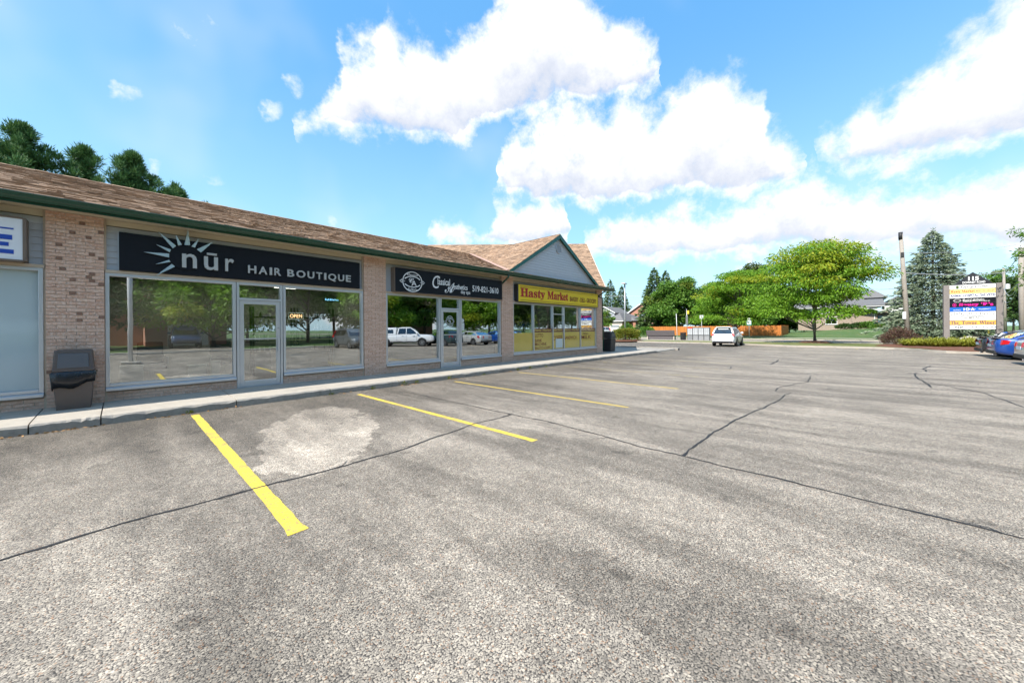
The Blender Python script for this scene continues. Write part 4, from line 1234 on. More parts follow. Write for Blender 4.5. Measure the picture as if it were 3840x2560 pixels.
for k in range(3):
    t = wempty('market_shelf', (12.6 + k * 2.2, 13.4, WB), label=('grocery shelf nearest the pillar inside the market', 'grocery shelf in the middle of the market window', 'grocery shelf at the far end of the market')[k], cat='shelf', group='market shelves')
    x = 11.9 + k * 2.2
    MB().box(x, x + 1.5, 13.2, 13.24, WB, 1.9).box(x, x + .04, 12.9, 13.2, WB, 1.9).box(x + 1.46, x + 1.5, 12.9, 13.2, WB, 1.9).build('frame', 'pale_metal', t)
    for z in (.5, .85, 1.2, 1.55):
        MB().box(x + .042, x + 1.458, 12.92, 13.198, z, z + .025).build('shelf', 'pale_metal', t)
        b = MB(); xx = x + .08
        while xx < x + 1.35:
            w_ = rng.uniform(.06, .14); b.box(xx, xx + w_, 12.98, 13.15, z + .026, z + rng.uniform(.15, .28)); xx += w_ + .01
        b.build('goods', rng.choice(('house_brick', 'sign_yellow', 'paper', 'blue_print')), t, kind='stuff')

for x0, x1 in ((12.92, 14.30), (15.36, 16.80)):
    for k in range(6):
        z = 1.56 + k * 0.175
        MB().box(x0, x1, 10.64, 10.66, z, z + 0.160).build('display_board', 'house_pale', shop)
for k, (x, y, w_, h_, lb) in enumerate(((-0.02, 10.95, .34, .62, 'white cabinet low in the corner of the salon window'), (1.05, 11.0, .30, .55, 'white box on the floor inside the salon window'), (1.45, 11.0, .16, .62, 'slim white canister inside the salon window'))):
    t = wempty('window_box', (x + w_ / 2, y, WB), label=lb, cat='box')
    MB().box(x, x + w_, y, y + w_, WB, WB + h_).build('body', 'bottle_white', t, bevel=.01)
    MB().box(x - .01, x + w_ + .01, y - .01, y + w_ + .01, WB + h_ + .002, WB + h_ + .03).build('lid', 'paper', t)
for k, x in enumerate((0.5, 1.9)):
    t = wempty('salon_chair', (x, 12.6, WB), label=('black salon chair at the left inside the salon', 'black salon chair behind the salon door')[k], cat='chair', group='salon chairs')
    MB().lathe([(0, 0), (.28, 0), (.28, .03), (.04, .05), (.04, .42), (0, .42)], (x, 12.6, WB), 16).build('base', 'rim', t)
    MB().box(x - .27, x + .27, 12.35, 12.85, WB + .42, WB + .55).build('seat', 'shelf_black', t, bevel=.04)
    MB().hexa([(x - .25, 12.80, WB + .56), (x + .25, 12.80, WB + .56), (x + .25, 12.90, WB + .56), (x - .25, 12.90, WB + .56), (x - .23, 12.92, WB + 1.1), (x + .23, 12.92, WB + 1.1), (x + .23, 13.0, WB + 1.1), (x - .23, 13.0, WB + 1.1)]).build('backrest', 'shelf_black', t, bevel=.03)
    for s_ in (-1, 1):
        MB().tube([(x + s_ * .29, 12.42, WB + .55), (x + s_ * .29, 12.42, WB + .72), (x + s_ * .29, 12.82, WB + .72)], .022, 6).build('armrest', 'rim', t)

# ------------------------------------------------------------------ bins
bn = wempty('litter_bin', (-0.56, 10.22, WB), label='brown litter bin with hanging black bag beside the first brick pillar', cat='bin')
x0, x1, y0, y1 = -0.80, -0.34, 9.95, 10.38
def taper(xa, xb, ya, yb, za, zb, ins):
    return [(xa + ins, ya + ins, za), (xb - ins, ya + ins, za), (xb - ins, yb - ins, za), (xa + ins, yb - ins, za), (xa, ya, zb), (xb, ya, zb), (xb, yb, zb), (xa, yb, zb)]
MB().hexa(taper(x0, x1, y0, y1, WB + 0.005, 0.74, 0.035)).build('bin_body', 'bin_brown', bn, bevel=0.012)
hood = MB().hexa([(x0 - .008, y0 - .012, 0.83), (x1 + .008, y0 - .012, 0.83), (x1 + .008, y1 + .01, 0.83), (x0 - .008, y1 + .01, 0.83), (x0 + .015, y0 + .07, 1.20), (x1 - .015, y0 + .07, 1.20), (x1 - .015, y1 - .02, 1.20), (x0 + .015, y1 - .02, 1.20)]).build('hood', 'bin_brown', bn, bevel=0.015)
fl = [(x0 + .05, 0.89), (x1 - .05, 0.89), (x1 - .06, 1.14), (x0 + .06, 1.14)]
def hood_y(z): return y0 - .012 + (z - .83) / .37 * .082
MB().hexa([(x, hood_y(z) - .014, z) for x, z in fl] + [(x, hood_y(z) + .004, z) for x, z in fl]).build('flap', 'bin_panel', hood, bevel=0.006)
rings = []
for k in range(32):
    t = 2 * PI * k / 32
    c, s_ = math.cos(t), math.sin(t); m_ = max(abs(c), abs(s_))
    ux, uy = c / m_, s_ / m_
    cx_, cy_ = (x0 + x1) / 2, (y0 + y1) / 2; hx, hy = (x1 - x0) / 2, (y1 - y0) / 2
    dz = -0.16 * (0.5 + 0.5 * math.cos(t - 3.7)) + 0.03 * math.sin(5 * t)
    o_ = 0.018 + 0.010 * math.sin(9 * t)
    rings.append([(cx_ + ux * (hx + .005), cy_ + uy * (hy + .005), 0.829), (cx_ + ux * (hx + o_ + .012), cy_ + uy * (hy + o_ + .012), 0.80), (cx_ + ux * (hx + o_), cy_ + uy * (hy + o_), 0.74 + dz * .5), (cx_ + ux * (hx + o_ * .6), cy_ + uy * (hy + o_ * .6), 0.68 + dz), (cx_ + ux * (hx + .004), cy_ + uy * (hy + .004), 0.69 + dz)])
b = MB(); b.loft(rings + [rings[0]], closed=False, caps=False); b.build('bag', 'bag_black', bn, smooth=True)
bn = wempty('litter_bin', (20.45, 10.75, gz(20) + WB), label='tall dark plastic litter bin at the far corner of the shops', cat='bin')
bz = gz(20) + WB + .01
MB().hexa(taper(20.12, 20.78, 10.42, 11.08, bz, bz + .78, .05)).build('bin_body', 'dark_metal', bn, bevel=.02)
MB().hexa([(20.10, 10.40, bz + .80), (20.80, 10.40, bz + .80), (20.80, 11.10, bz + .80), (20.10, 11.10, bz + .80), (20.22, 10.50, bz + 1.22), (20.68, 10.50, bz + 1.22), (20.68, 11.0, bz + 1.22), (20.22, 11.0, bz + 1.22)]).build('hood', 'dark_metal', bn, bevel=.03)
MB().box(20.25, 20.65, 10.425, 10.45, bz + .88, bz + 1.08).build('flap', 'bin_panel', bn)

# ------------------------------------------------------------------ street furniture
V = ZF + 0.15
def post(name, x, y, h, r, mat, label, cat, z=V, lean=(0, 0), base=0.0, r2=None):
    o = wempty(name, (x, y, z), label=label, cat=cat)
    MB().tube([(x, y, z - .1), (x + lean[0] * .5, y + lean[1] * .5, z + h / 2), (x + lean[0], y + lean[1], z + h)], [r, (r + (r2 or r)) / 2, r2 or r], 10).build('pole', mat, o, smooth=True)
    if base: MB().box(x - base, x + base, y - base, y + base, z - .05, z + .12).build('base', 'concrete', o, bevel=.02)
    return o
lp = post('lamp_post', 42.1, 19.9, 6.9, 0.085, 'grey_metal', 'tall grey square lamp post by the yellow-green hedge', 'lamp post', base=.3)
MB().box(41.6, 42.3, 19.65, 20.15, V + 6.9, V + 7.02).build('lamp_head', 'pale_metal', lp, bevel=.02)
# advertising bench, back to the lot
bx, by0, by1 = 46.3, 15.4, 18.9
be = wempty('advertising_bench', (bx, 17.1, V), label='long dark brown bench with solid backrest seen from behind', cat='bench')
MB().hexa([(bx - .10, by0, V + .52), (bx - .02, by0, V + .50), (bx - .02, by1, V + .50), (bx - .10, by1, V + .52), (bx - .28, by0, V + 1.16), (bx - .20, by0, V + 1.18), (bx - .20, by1, V + 1.18), (bx - .28, by1, V + 1.16)]).build('backrest', 'bench_brown', be, bevel=.02)
MB().box(bx - .02, bx + .52, by0, by1, V + .43, V + .50).build('seat', 'bench_brown', be, bevel=.01)
MB().box(bx + .0, bx + .08, by0 + .2, by1 - .2, V + .06, V + .43).build('lower_panel', 'bench_brown', be)
for y in (by0 + .05, by1 - .17):
    MB().hexa([(bx - .12, y, V - .05), (bx + .5, y, V - .05), (bx + .5, y + .12, V - .05), (bx - .12, y + .12, V - .05), (bx - .10, y, V + .43), (bx + .46, y, V + .43), (bx + .46, y + .12, V + .43), (bx - .10, y + .12, V + .43)]).build('leg', 'concrete', be)
# community mailboxes
M('mail_door_grey', (0.47, 0.48, 0.50), 0.5, var=.06)
labels = ['community mailbox with red top stripe next to the round bin', 'second grey community mailbox from the round bin', 'third grey community mailbox from the round bin', 'grey community mailbox nearest the white car']
for k in range(4):
    yc = 13.55 - k * 0.60; x = 47.0 - .9
    mbx = wempty('community_mailbox', (x, yc, V), label=labels[k], cat='mailbox', group='row of community mailboxes')
    MB().box(x - .22, x + .28, yc - .285, yc + .285, V + .62, V + 1.52).build('cabinet', 'mail_grey', mbx, bevel=.015)
    MB().box(x - .2, x + .26, yc - .27, yc + .27, V - .05, V + .60).build('pedestal', 'mail_grey', mbx)
    MB().box(x - .23, x + .29, yc - .29, yc + .29, V + .602, V + .618).build('seam', 'trim_black', mbx)
    if k == 0: MB().box(x - .235, x - .221, yc - .28, yc + .28, V + 1.40, V + 1.515).build('stripe', 'mail_red', mbx)
    for i in range(3):
        for jx in range(5):
            zz = V + .66 + jx * .145; yy = yc - .26 + i * .175
            MB().box(x - .240, x - .2205, yy + .014, yy + .160, zz + .012, zz + .132).build('mail_door', 'mail_door_grey', mbx, bevel=.004)
    b = MB()
    for i in range(9): b.box(x - .206, x - .2005, yc - .25 + i * .055, yc - .22 + i * .055, V + .08, V + .52)
    b.build('pedestal_grille', 'grey_metal' if k else 'mail_grey', mbx)
rb = wempty('round_bin', (46.0, 14.35, V), label='black round slatted litter bin beside the mailboxes', cat='bin')
MB().lathe([(0, 0), (.26, 0), (.27, .85), (.24, .87), (.23, .82), (0, .8)], (46.0, 14.35, V), 20).build('liner', 'trim_black', rb, smooth=False)
for k in range(20):
    t = 2 * PI * k / 20; c, s_ = math.cos(t), math.sin(t)
    MB().tube([(46.0 + .29 * c, 14.35 + .29 * s_, V + .03), (46.0 + .305 * c, 14.35 + .305 * s_, V + .93)], .018, 4).build('slat', 'dark_metal', rb)
MB().lathe([(.29, .90), (.335, .90), (.335, .95), (.29, .95), (.29, .90)], (46.0, 14.35, V), 24).build('rim', 'dark_metal', rb)
o = post('bus_stop_pole', 46.4, 13.95, 3.75, .035, 'grey_metal', 'bus stop pole with yellow flag and vertical timetable', 'bus stop', lean=(0, .12))
MB().box(46.38, 46.41, 13.78, 14.04, V + 3.15, V + 3.55).build('flag', 'caution_yellow', o)
MB().box(46.30, 46.36, 13.92, 14.12, V + 1.9, V + 2.95).build('timetable', 'grey_metal', o)
b = MB()
for k in range(7): b.box(46.292, 46.298, 13.94, 14.09, V + 1.85 + k * .16, V + 1.94 + k * .16)
b.build('timetable_print', 'dark_metal', o)
post('bare_post', 45.9, 15.0, 3.2, .035, 'pale_metal', 'bare grey metal post right of the long bench', 'post', lean=(0, .1))
o = post('street_sign', 57.6, 15.4, 3.2, .03, 'pale_metal', 'small grey sign on a post behind the white car', 'sign', z=ZF + .14)
MB().box(57.55, 57.585, 15.15, 15.65, ZF + 2.95, ZF + 3.45).build('sign_plate', 'pale_metal', o)
o = post('transit_sign', 57.8, 9.55, 2.75, .032, 'grey_metal', 'green and white street sign on a post before the orange fence', 'sign', z=ZF + .14)
zz = ZF + .14
MB().box(57.72, 57.76, 9.28, 9.82, zz + 1.75, zz + 2.42).build('sign_plate', 'sign_green', o)
MB().box(57.712, 57.718, 9.32, 9.78, zz + 1.90, zz + 2.38).build('sign_face', 'white_print', o)
b = MB(); b.box(57.704, 57.711, 9.38, 9.72, zz + 2.0, zz + 2.28)
b.build('sign_symbol', 'sign_green', o)
MB().box(57.697, 57.703, 9.42, 9.50, zz + 2.02, zz + 2.2).box(57.697, 57.703, 9.54, 9.68, zz + 2.02, zz + 2.2).build('sign_mark', 'white_print', o)
MB().box(57.72, 57.76, 9.42, 9.70, zz + 2.46, zz + 2.74).build('upper_plate', 'white_print', o)
MB().box(57.711, 57.718, 9.49, 9.63, zz + 2.50, zz + 2.70).build('upper_mark', 'trim_black', o)

# orange board fence with returns, each board its own piece
fence = wempty('board_fence', (73.5, 19, ZF + .1), label='long orange stained wooden board fence under the trees', cat='fence')
fboard = MB().hexa([(-.012, -.07, 0), (.012, -.07, 0), (.012, .07, 0), (-.012, .07, 0), (-.012, -.07, 1.66), (.012, -.07, 1.66), (.012, .07, 1.66), (-.012, .07, 1.66)]).mesh('fence_board', 'fence_wood')
def fline(y): return 71.8 + (y - 7.5) * 0.19
y = 7.6; k = 0
ang = math.atan(0.19)
while y < 30.5:
    piece('fence_board', fboard, fence, (fline(y), y, ZF + .12 + rng.uniform(-.02, .02)), (0, rng.uniform(-.01, .01), -ang), (1, 1, 1.06 + rng.uniform(-.012, .012)))
    y += .146; k += 1
x = 71.9
while x < 80:
    piece('fence_board', fboard, fence, (x, 7.5 - (x - 71.9) * .02, ZF + .12 + rng.uniform(-.02, .02)), (0, 0, PI / 2), (1, 1, 1.06 + rng.uniform(-.012, .012)))
    x += .146
for y in (7.62, 10.0, 12.4, 14.8, 17.2, 19.6, 22.0, 24.4, 26.8, 29.2):
    MB().box(fline(y) + .02, fline(y) + .12, y - .05, y + .05, ZF, ZF + 1.92).build('fence_post', 'fence_wood', fence)
for z in (.35, 1.5):
    MB().hexa([(fline(7.6) + .016, 7.6, ZF + z), (fline(7.6) + .05, 7.6, ZF + z), (fline(30.5) + .05, 30.5, ZF + z), (fline(30.5) + .016, 30.5, ZF + z), (fline(7.6) + .016, 7.6, ZF + z + .09), (fline(7.6) + .05, 7.6, ZF + z + .09), (fline(30.5) + .05, 30.5, ZF + z + .09), (fline(30.5) + .016, 30.5, ZF + z + .09)]).build('fence_rail', 'fence_wood', fence)

# ------------------------------------------------------------------ pylon sign
def at(px, py, D):
    u, v_ = (px - 1920) / 1353.0, -(py - 1232) / 1353.0
    a = u * math.cos(ROLL) + v_ * math.sin(ROLL); b_ = -u * math.sin(ROLL) + v_ * math.cos(ROLL)
    return Vector((0, 0, CAM_H)) + (FWD + RGT * a + UP * b_) * D
DL, DR = 30.6, 28.9
PL, PR = at(3548, 1200, DL), at(3747, 1200, DR)
PL.z = PR.z = V
py_ = wempty('pylon_sign', tuple((PL + PR) / 2), label='tall roadside sign 115 DOWNEY ROAD listing the shop names', cat='sign')
ur = (PR - PL); span = ur.length; ur.normalize()
nrm = ur.cross(UP)
if nrm.dot(FWD) > 0: nrm = -nrm
def SP(u, v, d=0.0): return PL + ur * u + UP * v + nrm * d
def slab(u0, u1, v0, v1, d0, d1):
    return MB().hexa([SP(u0, v0, d0), SP(u1, v0, d0), SP(u1, v0, d1), SP(u0, v0, d1), SP(u0, v1, d0), SP(u1, v1, d0), SP(u1, v1, d1), SP(u0, v1, d1)])
H1 = 4.92
for u in (-.17, span - .17):
    slab(u, u + .34, -.2, H1, -.17, .17).build('post', 'post_wood', py_, bevel=.02)
for px_, D_ in ((3548, DL),): pass
names = [('white_print', 'Creekside'), ('sign_yellow', 'Hasty'), ('white_print', 'ANIMAL'), ('black_board', 'Classical'), ('black_board', 'Saucy'), ('blue_panel', 'IDA'), ('white_print', 'DENTAL'), ('white_print', 'HOME'), ('panel_ochre', 'Towne'), ('white_print', 'nur')]
M('blue_panel', (0.01, 0.12, 0.62), 0.45, var=.03)
M('panel_ochre', (0.72, 0.42, 0.08), 0.5, var=.04)
M('panel_pale_yellow', (0.80, 0.63, 0.22), 0.5, var=.04)
M('magenta', (0.75, 0.01, 0.30), 0.45, var=.03)
M('ink', (0.02, 0.022, 0.03), 0.5)
M('ink_blue', (0.02, 0.03, 0.12), 0.5)
M('ink_plum', (0.12, 0.06, 0.13), 0.5)
T0, T1 = 0.92 + 0.0, H1 - .02     # rows from bottom to top
T0 = 1.20
nrow = 10; rh = (T1 - T0) / nrow
FR = (tuple(SP(0, 0, 0)), tuple(ur), tuple(UP))
if Vector(FR[1]).cross(Vector(FR[2])).dot(nrm) < 0: pass
dface = 0.085
U0, U1 = .19, span - .19
def row_box(i, mat):
    z1 = T1 - i * rh; z0 = z1 - rh
    slab(U0, U1, z0 + .018, z1 - .018, -.08, .08).build('name_panel', mat, py_)
    return z0 + .018, z1 - .018
def words(body, u0, u1, v0, v1, mat, **kw):
    lettering(body, U0 + (U1 - U0) * u0, U0 + (U1 - U0) * u1, v0, v1, np.float64(dface), mat, py_, .004, frame=FR, **kw)
def rows():
    def z(i, a, b_):
        z1 = T1 - i * rh - .018; z0 = T1 - (i + 1) * rh + .018; return z0 + (z1 - z0) * a, z0 + (z1 - z0) * b_
    mats = ['white_print', 'panel_pale_yellow', 'white_print', 'black_board', 'black_board', 'blue_panel', 'white_print', 'white_print', 'panel_ochre', 'white_print']
    for i, m_ in enumerate(mats): row_box(i, m_)
    words('𝒞𝓇𝑒𝑒𝓀𝓈𝒾𝒹𝑒', .24, .54, *z(0, .12, .88), 'ink', bold=.012); words('KITCHEN', .56, .85, *z(0, .2, .8), 'ink', bold=.015)
    slab(U0 + (U1 - U0) * .145, U0 + (U1 - U0) * .205, *z(0, .12, .88), .0801, .088).build('panel_mark', 'lawn', py_)
    words('𝐇𝐚𝐬𝐭𝐲 𝐌𝐚𝐫𝐤𝐞𝐭', .02, .56, *z(1, .12, .85), 'sign_red', bold=.004); words('BAKERY  DELI - GROCERY', .58, .98, *z(1, .3, .7), 'ink_plum')
    words('ANIMAL HOSPITAL (265 VETS)', .01, .99, *z(2, .12, .9), 'ink_blue', bold=.035)
    words('𝓒lassical', .29, .48, *z(3, .1, .92), 'white_print'); words('𝓐esthetics', .49, .76, *z(3, .2, .92), 'white_print'); words('day spa', .76, .88, *z(3, .05, .4), 'white_print')
    emblem(U0 + (U1 - U0) * .17, sum(z(3, .5, .5)) / 2, .22, .15, dface, py_, 'white_print', 'panel_emblem', frame=FR)
    words('𝐒𝐚𝐮𝐜𝐲', .21, .64, *z(4, .05, .9), 'magenta', bold=.03); words('𝐁', .72, .83, *z(4, .15, .95), 'magenta', bold=.03); words("'", .69, .71, *z(4, .65, .95), 'magenta', bold=.03); words("'s", .85, .95, *z(4, .15, .95), 'magenta', bold=.03)
    words('Ⓑ', .06, .15, *z(4, .05, .95), 'magenta', bold=.01)
    words('SOUTH END', .08, .25, *z(5, .2, .45), 'white_print', bold=.01); words('I·D·A·', .31, .57, *z(5, .15, .85), 'white_print', bold=.03); words('PHARMACY', .64, .90, *z(5, .35, .6), 'white_print', bold=.01)
    words('DENTAL OFFICE 826-3710', .03, .97, *z(6, .15, .85), 'ink', space=1.15, bold=.012)
    words('HOMESTRETCH', .34, .77, *z(7, .4, .92), 'ink', bold=.012); slab(U0 + (U1 - U0) * .35, U0 + (U1 - U0) * .57, *z(7, .24, .28), .0801, .084).build('panel_rule', 'grey_metal', py_)
    a0, a1 = z(7, .1, .95); c = U0 + (U1 - U0) * .275
    b = MB(); R0, R1 = .13, .155; zc = (a0 + a1) / 2
    for k in range(20):
        t0, t1 = 2 * PI * (k / 24) - .2, 2 * PI * ((k + 1) / 24) - .2
        b.face([SP(c + r * math.cos(t), zc + r * .95 * math.sin(t), dface) for r, t in ((R0, t0), (R1, t0), (R1, t1), (R0, t1))])
    for (x0_, z0_, x1_, z1_) in ((-.06, -.08, .02, .0), (.02, .0, .04, .07), (.0, .0, .07, -.05), (-.05, .04, .05, .05)):
        b.face([SP(c + x0_, zc + z0_, dface), SP(c + x1_, zc + z1_, dface), SP(c + x1_, zc + z1_ + .025, dface), SP(c + x0_, zc + z0_ + .025, dface)])
    b.build('panel_logo', 'ink', py_)
    words('𝐓𝐡𝐞', .02, .20, *z(8, .12, .9), 'ink_plum', bold=.005); words('𝐓𝐨𝐰𝐧𝐞', .27, .60, *z(8, .12, .9), 'ink_plum', bold=.005); words('𝐖𝐢𝐧𝐞𝐫', .65, .985, *z(8, .12, .9), 'ink_plum', bold=.005)
    words('nūr', .11, .31, *z(9, .15, .95), 'ink', bold=.025); words('HAIR BOUTIQUE', .37, .94, *z(9, .2, .65), 'ink', bold=.025, space=1.1)
slab(U0 - .02, U1 + .02, T0 - .01, T1 + .01, -.07, .07).build('panel_back', 'ink', py_)
rows()
pk = MB(); za = T1 + .02
tri = [(U0 + .25, za), (U1 - .1, za), ((U0 + U1) / 2 + .05, za + .98)]
pk.v = [tuple(SP(u, v, d)) for d in (-.08, .08) for u, v in tri]; pk.f = [(0, 1, 2), (3, 5, 4), (0, 3, 4, 1), (1, 4, 5, 2), (2, 5, 3, 0)]; pk.m = [0] * 5
pk.build('peak_panel', 'ink', py_)
um = .535
words('115', um - .12, um + .115, za + .30, za + .62, 'white_print', bold=.04)
words('DOWNEY ROAD', um - .245, um + .25, za + .06, za + .24, 'white_print', bold=.015)

# ------------------------------------------------------------------ utility poles and lines
def pole(px, py_top, D, r0, r1, label, lean_px=0, h_extra=0):
    base = at(px + lean_px, 1270, D); base.z = V - .1
    top = at(px, py_top, D)
    o = wempty('utility_pole', tuple(base), label=label, cat='utility pole', group='wooden utility poles')
    MB().tube([base, base.lerp(top, .5), top], [r0, (r0 + r1) / 2, r1], 14).build('pole', 'pole_wood', o, smooth=True)
    return o, base, top
u1, b1, t1 = pole(3377, 872, 31.5, .18, .135, 'leaning bare utility pole between blue spruce and tan house', 30)
MB().tube([t1 + Vector((0, 0, -.62)), t1 + Vector((0, 0, .02))], .138, 14).build('dark_cap', 'trim_black', u1, smooth=True)
c = t1.lerp(b1, .2); MB().box(c.x - .19, c.x - .12, c.y - .1, c.y + .1, c.z - .2, c.z + .2).build('bracket', 'trim_black', u1)
c = t1.lerp(b1, .74); MB().box(c.x - .26, c.x - .18, c.y + .05, c.y + .25, c.z - .3, c.z + .3).build('notice_plate', 'white_panel', u1)
u2, b2, t2 = pole(3828, 928, 34, .20, .17, 'thick utility pole at the right edge of the picture', 6)
u3, b3, t3 = pole(3763, 1005, 62, .20, .16, 'distant thin utility pole behind the roadside sign', 8)
c = t3.lerp(b3, .32); MB().lathe([(0, 0), (.28, 0), (.28, .8), (.1, .9), (0, .9)], (c.x - .3, c.y - .3, c.z), 14).build('transformer', 'pale_metal', u3)
MB().tube([t3 + Vector((-.3, -1.2, -.5)), t3 + Vector((.3, 1.2, -.5))], .06, 6).build('crossarm', 'pole_wood', u3)
def wire(a, b_, sag, label, r=.018):
    r *= 1.8
    pts = []
    for k in range(17):
        t = k / 16; p = Vector(a).lerp(Vector(b_), t); p.z -= sag * 4 * t * (1 - t); pts.append(tuple(p))
    MB().tube(pts, r, 5).build('power_line', 'wire', label=label, cat='power line', group='overhead lines', smooth=True)
w1a = t1.lerp(b1, .45)
wire(at(2150, 1105, 100), at(2600, 1108, 80), .3, 'overhead line crossing the dark trees left of the locust trees')
wire(at(2600, 1108, 80), tuple(t1.lerp(b1, .36)), 1.2, 'overhead line running behind the locust tree to the leaning pole', .02)
wire(tuple(t1.lerp(b1, .36)), tuple(t2.lerp(b2, .25)), .25, 'upper line between the leaning pole and the thick pole')
wire(at(3180, 1062, 60), tuple(t1.lerp(b1, .49)), .5, 'lower line reaching the leaning pole from the left', .014)
wire(tuple(t1.lerp(b1, .18)), tuple(at(3900, 900, 34)), .4, 'topmost thin line right of the leaning pole', .010)
wire(tuple(t3 + Vector((0, 0, -.5))), tuple(t2.lerp(b2, .02)), .6, 'line rising from the distant pole to the thick pole top', .016)
wire(tuple(t3.lerp(b3, .3)), tuple(t2.lerp(b2, .3)), 1.6, 'slack line hanging between the distant pole and the thick pole', .016)
wire(tuple(t3.lerp(b3, .5)), tuple(t2.lerp(b2, .36)), .9, 'lowest line between the distant pole and the thick pole', .016)
wire(tuple(t2.lerp(b2, .34)), tuple(at(3700, 1150, 58)), .4, 'guy line slanting down left from the thick pole', .016)
# pedestrian signal pole, guy guard, boulder
sp_ = at(3657, 1240, 38); 
o = wempty('signal_pole', (sp_.x, sp_.y, V), label='grey signal pole with yellow push button below the roadside sign', cat='signal pole')
MB().tube([(sp_.x, sp_.y, V - .1), (sp_.x, sp_.y, V + 1.9)], .19, 14).build('pole', 'grey_metal', o, smooth=True)
MB().box(sp_.x - .4, sp_.x + .4, sp_.y - .4, sp_.y + .4, V - .1, V + .12).build('base', 'concrete', o)
MB().box(sp_.x - .15, sp_.x + .1, sp_.y - .42, sp_.y - .2, V + .95, V + 1.3).build('push_button', 'caution_yellow', o, bevel=.02)
MB().box(sp_.x - .1, sp_.x + .15, sp_.y + .2, sp_.y + .42, V + .95, V + 1.3).build('signal_box', 'caution_yellow', o, bevel=.02)
MB().lathe([(0, 0), (.2, 0), (.19, .25), (.1, .34), (0, .36)], (sp_.x, sp_.y, V + 1.9), 14).build('cap', 'dark_metal', o)
a_ = at(3712, 1215, 46); b_ = at(3705, 1262, 46)
MB().tube([tuple(b_ + Vector((0, 0, -.2))), tuple(a_)], [.10, .12], 10).build('guy_guard', 'caution_yellow', label='slanting yellow guy wire guard below the roadside sign', cat='guy guard', smooth=True)
bp = at(3645, 1290, 27.5)
b = MB(); rings = []
for k in range(9):
    t = k / 8; sx = -1.2 + 2.4 * t; h_ = .75 * math.sin(PI * min(1, .12 + .86 * t)) ** .7
    ring = []
    for q in range(12):
        an = 2 * PI * q / 12; wd_ = .32 * (0.35 + math.sin(PI * t) ** .6)
        p = Vector((bp.x, bp.y, V - .05)) + RGT * (sx + .05 * rng.random()) + FWD * wd_ * math.cos(an) + UP * (h_ * (.5 + .5 * math.sin(an)) + .06 * rng.random())
        ring.append(tuple(p))
    rings.append(ring)
b.loft(rings); b.build('boulder', 'rock', smooth=True, label='long pale boulder in the planting bed before the roadside sign', cat='boulder')

# ------------------------------------------------------------------ trees and plants
def unit(v): return v / np.maximum(np.linalg.norm(v, axis=1, keepdims=True), 1e-6)
def leaves(P, D, L, W, rg):
    """rhombic leaves at P pointing along D"""
    n = len(P)
    s_ = unit(np.cross(D, rg.normal(size=(n, 3))))
    L = L * rg.uniform(.7, 1.25, (n, 1)); W = W * rg.uniform(.7, 1.25, (n, 1))
    mid = P + D * L * .5
    return np.stack([P, mid + s_ * W * .5, P + D * L, mid - s_ * W * .5], 1)
def limb(b, p0, p1, r0, r1, rg, bend=.12, seg=5):
    p0, p1 = np.array(p0, float), np.array(p1, float); d = p1 - p0; L = np.linalg.norm(d)
    off = rg.normal(size=3) * L * bend; off[2] = abs(off[2]) * .6
    pts = [p0 + d * t + off * math.sin(PI * t) for t in np.linspace(0, 1, seg + 1)]
    b.tube([tuple(p) for p in pts], [r0 + (r1 - r0) * t for t in np.linspace(0, 1, seg + 1)], 6, cap=False)
    return pts
def broadleaf(name, label, x, y, z, h, wid, clear, mat, seed, pads=60, per=240, L=.30, W=.12, flat=.42, droop=.5, tint=.1, r=.16, bark='bark', group=None, cat='tree', top=1.0):
    rg = np.random.default_rng(seed)
    t = empty(name, (x, y, z), label=label, cat=cat, group=group)
    b = MB(); R_ = wid / 2
    fork = h * .30 if clear < h * .3 else clear
    b.tube([(0, 0, -.15), (rg.normal() * .03, rg.normal() * .03, fork * .5), (rg.normal() * .08, rg.normal() * .08, fork), (rg.normal() * .3, rg.normal() * .3, h * .62), (0, 0, h * .85)], [r * 1.25, r, r * .85, r * .4, r * .12], 9)
    C = []; 
    while len(C) < pads:
        u = rg.uniform(-1, 1, 3)
        d = np.linalg.norm(u)
        if d > 1 or d < .38: continue
        tz = (u[2] + 1) / 2
        prof = min(1.0, (tz + .30) / .5) ** .6 * max(.02, 1 - max(0.0, (tz - .30) / .72) ** 2.2) ** .6
        rr = math.hypot(u[0], u[1]) / max(math.sqrt(max(1 - u[2] ** 2, .05)), .2)
        an = math.atan2(u[1], u[0]); rad = R_ * prof * min(1, rr) * rg.uniform(.82, 1.08)
        C.append((rad * math.cos(an) * .93, rad * math.sin(an) * .93, clear + (h - clear) * (.03 + .94 * tz)))
    C = np.array(C)
    for c in C[::2]:
        st = np.array([0, 0, min(max(clear * .7, c[2] - .55 * math.hypot(c[0], c[1]) - .3), h * .75)])
        limb(b, st, c, r * .33, .02, rg)
    b.build('trunk', bark, t, smooth=True)
    V_ = []; T_ = []
    sz = R_ * .30
    for c in C:
        k = int(per * rg.uniform(.6, 1.3))
        q = unit(rg.normal(size=(k, 3))) * (rg.uniform(.15, 1, (k, 1)) ** .5)
        s_ = sz * rg.uniform(.65, 1.25)
        P = c + q * np.array([s_, s_, s_ * flat])
        out = q * np.array([1, 1, .25]) + np.array([0, 0, -droop]) * np.linalg.norm(q[:, :2], axis=1, keepdims=True) + rg.normal(size=(k, 3)) * .45
        V_.append(leaves(P, unit(out), L, W, rg))
        hi = (c[2] - clear) / (h - clear)
        base = 1.0 if rg.random() < tint * (0.4 + 1.6 * hi) else 0.0
        T_.append(np.clip(base * rg.uniform(.15, .7, k) + rg.uniform(0, .12, k), 0, 1))
    quads('crown', np.concatenate(V_), mat, t, np.concatenate(T_))
    return t
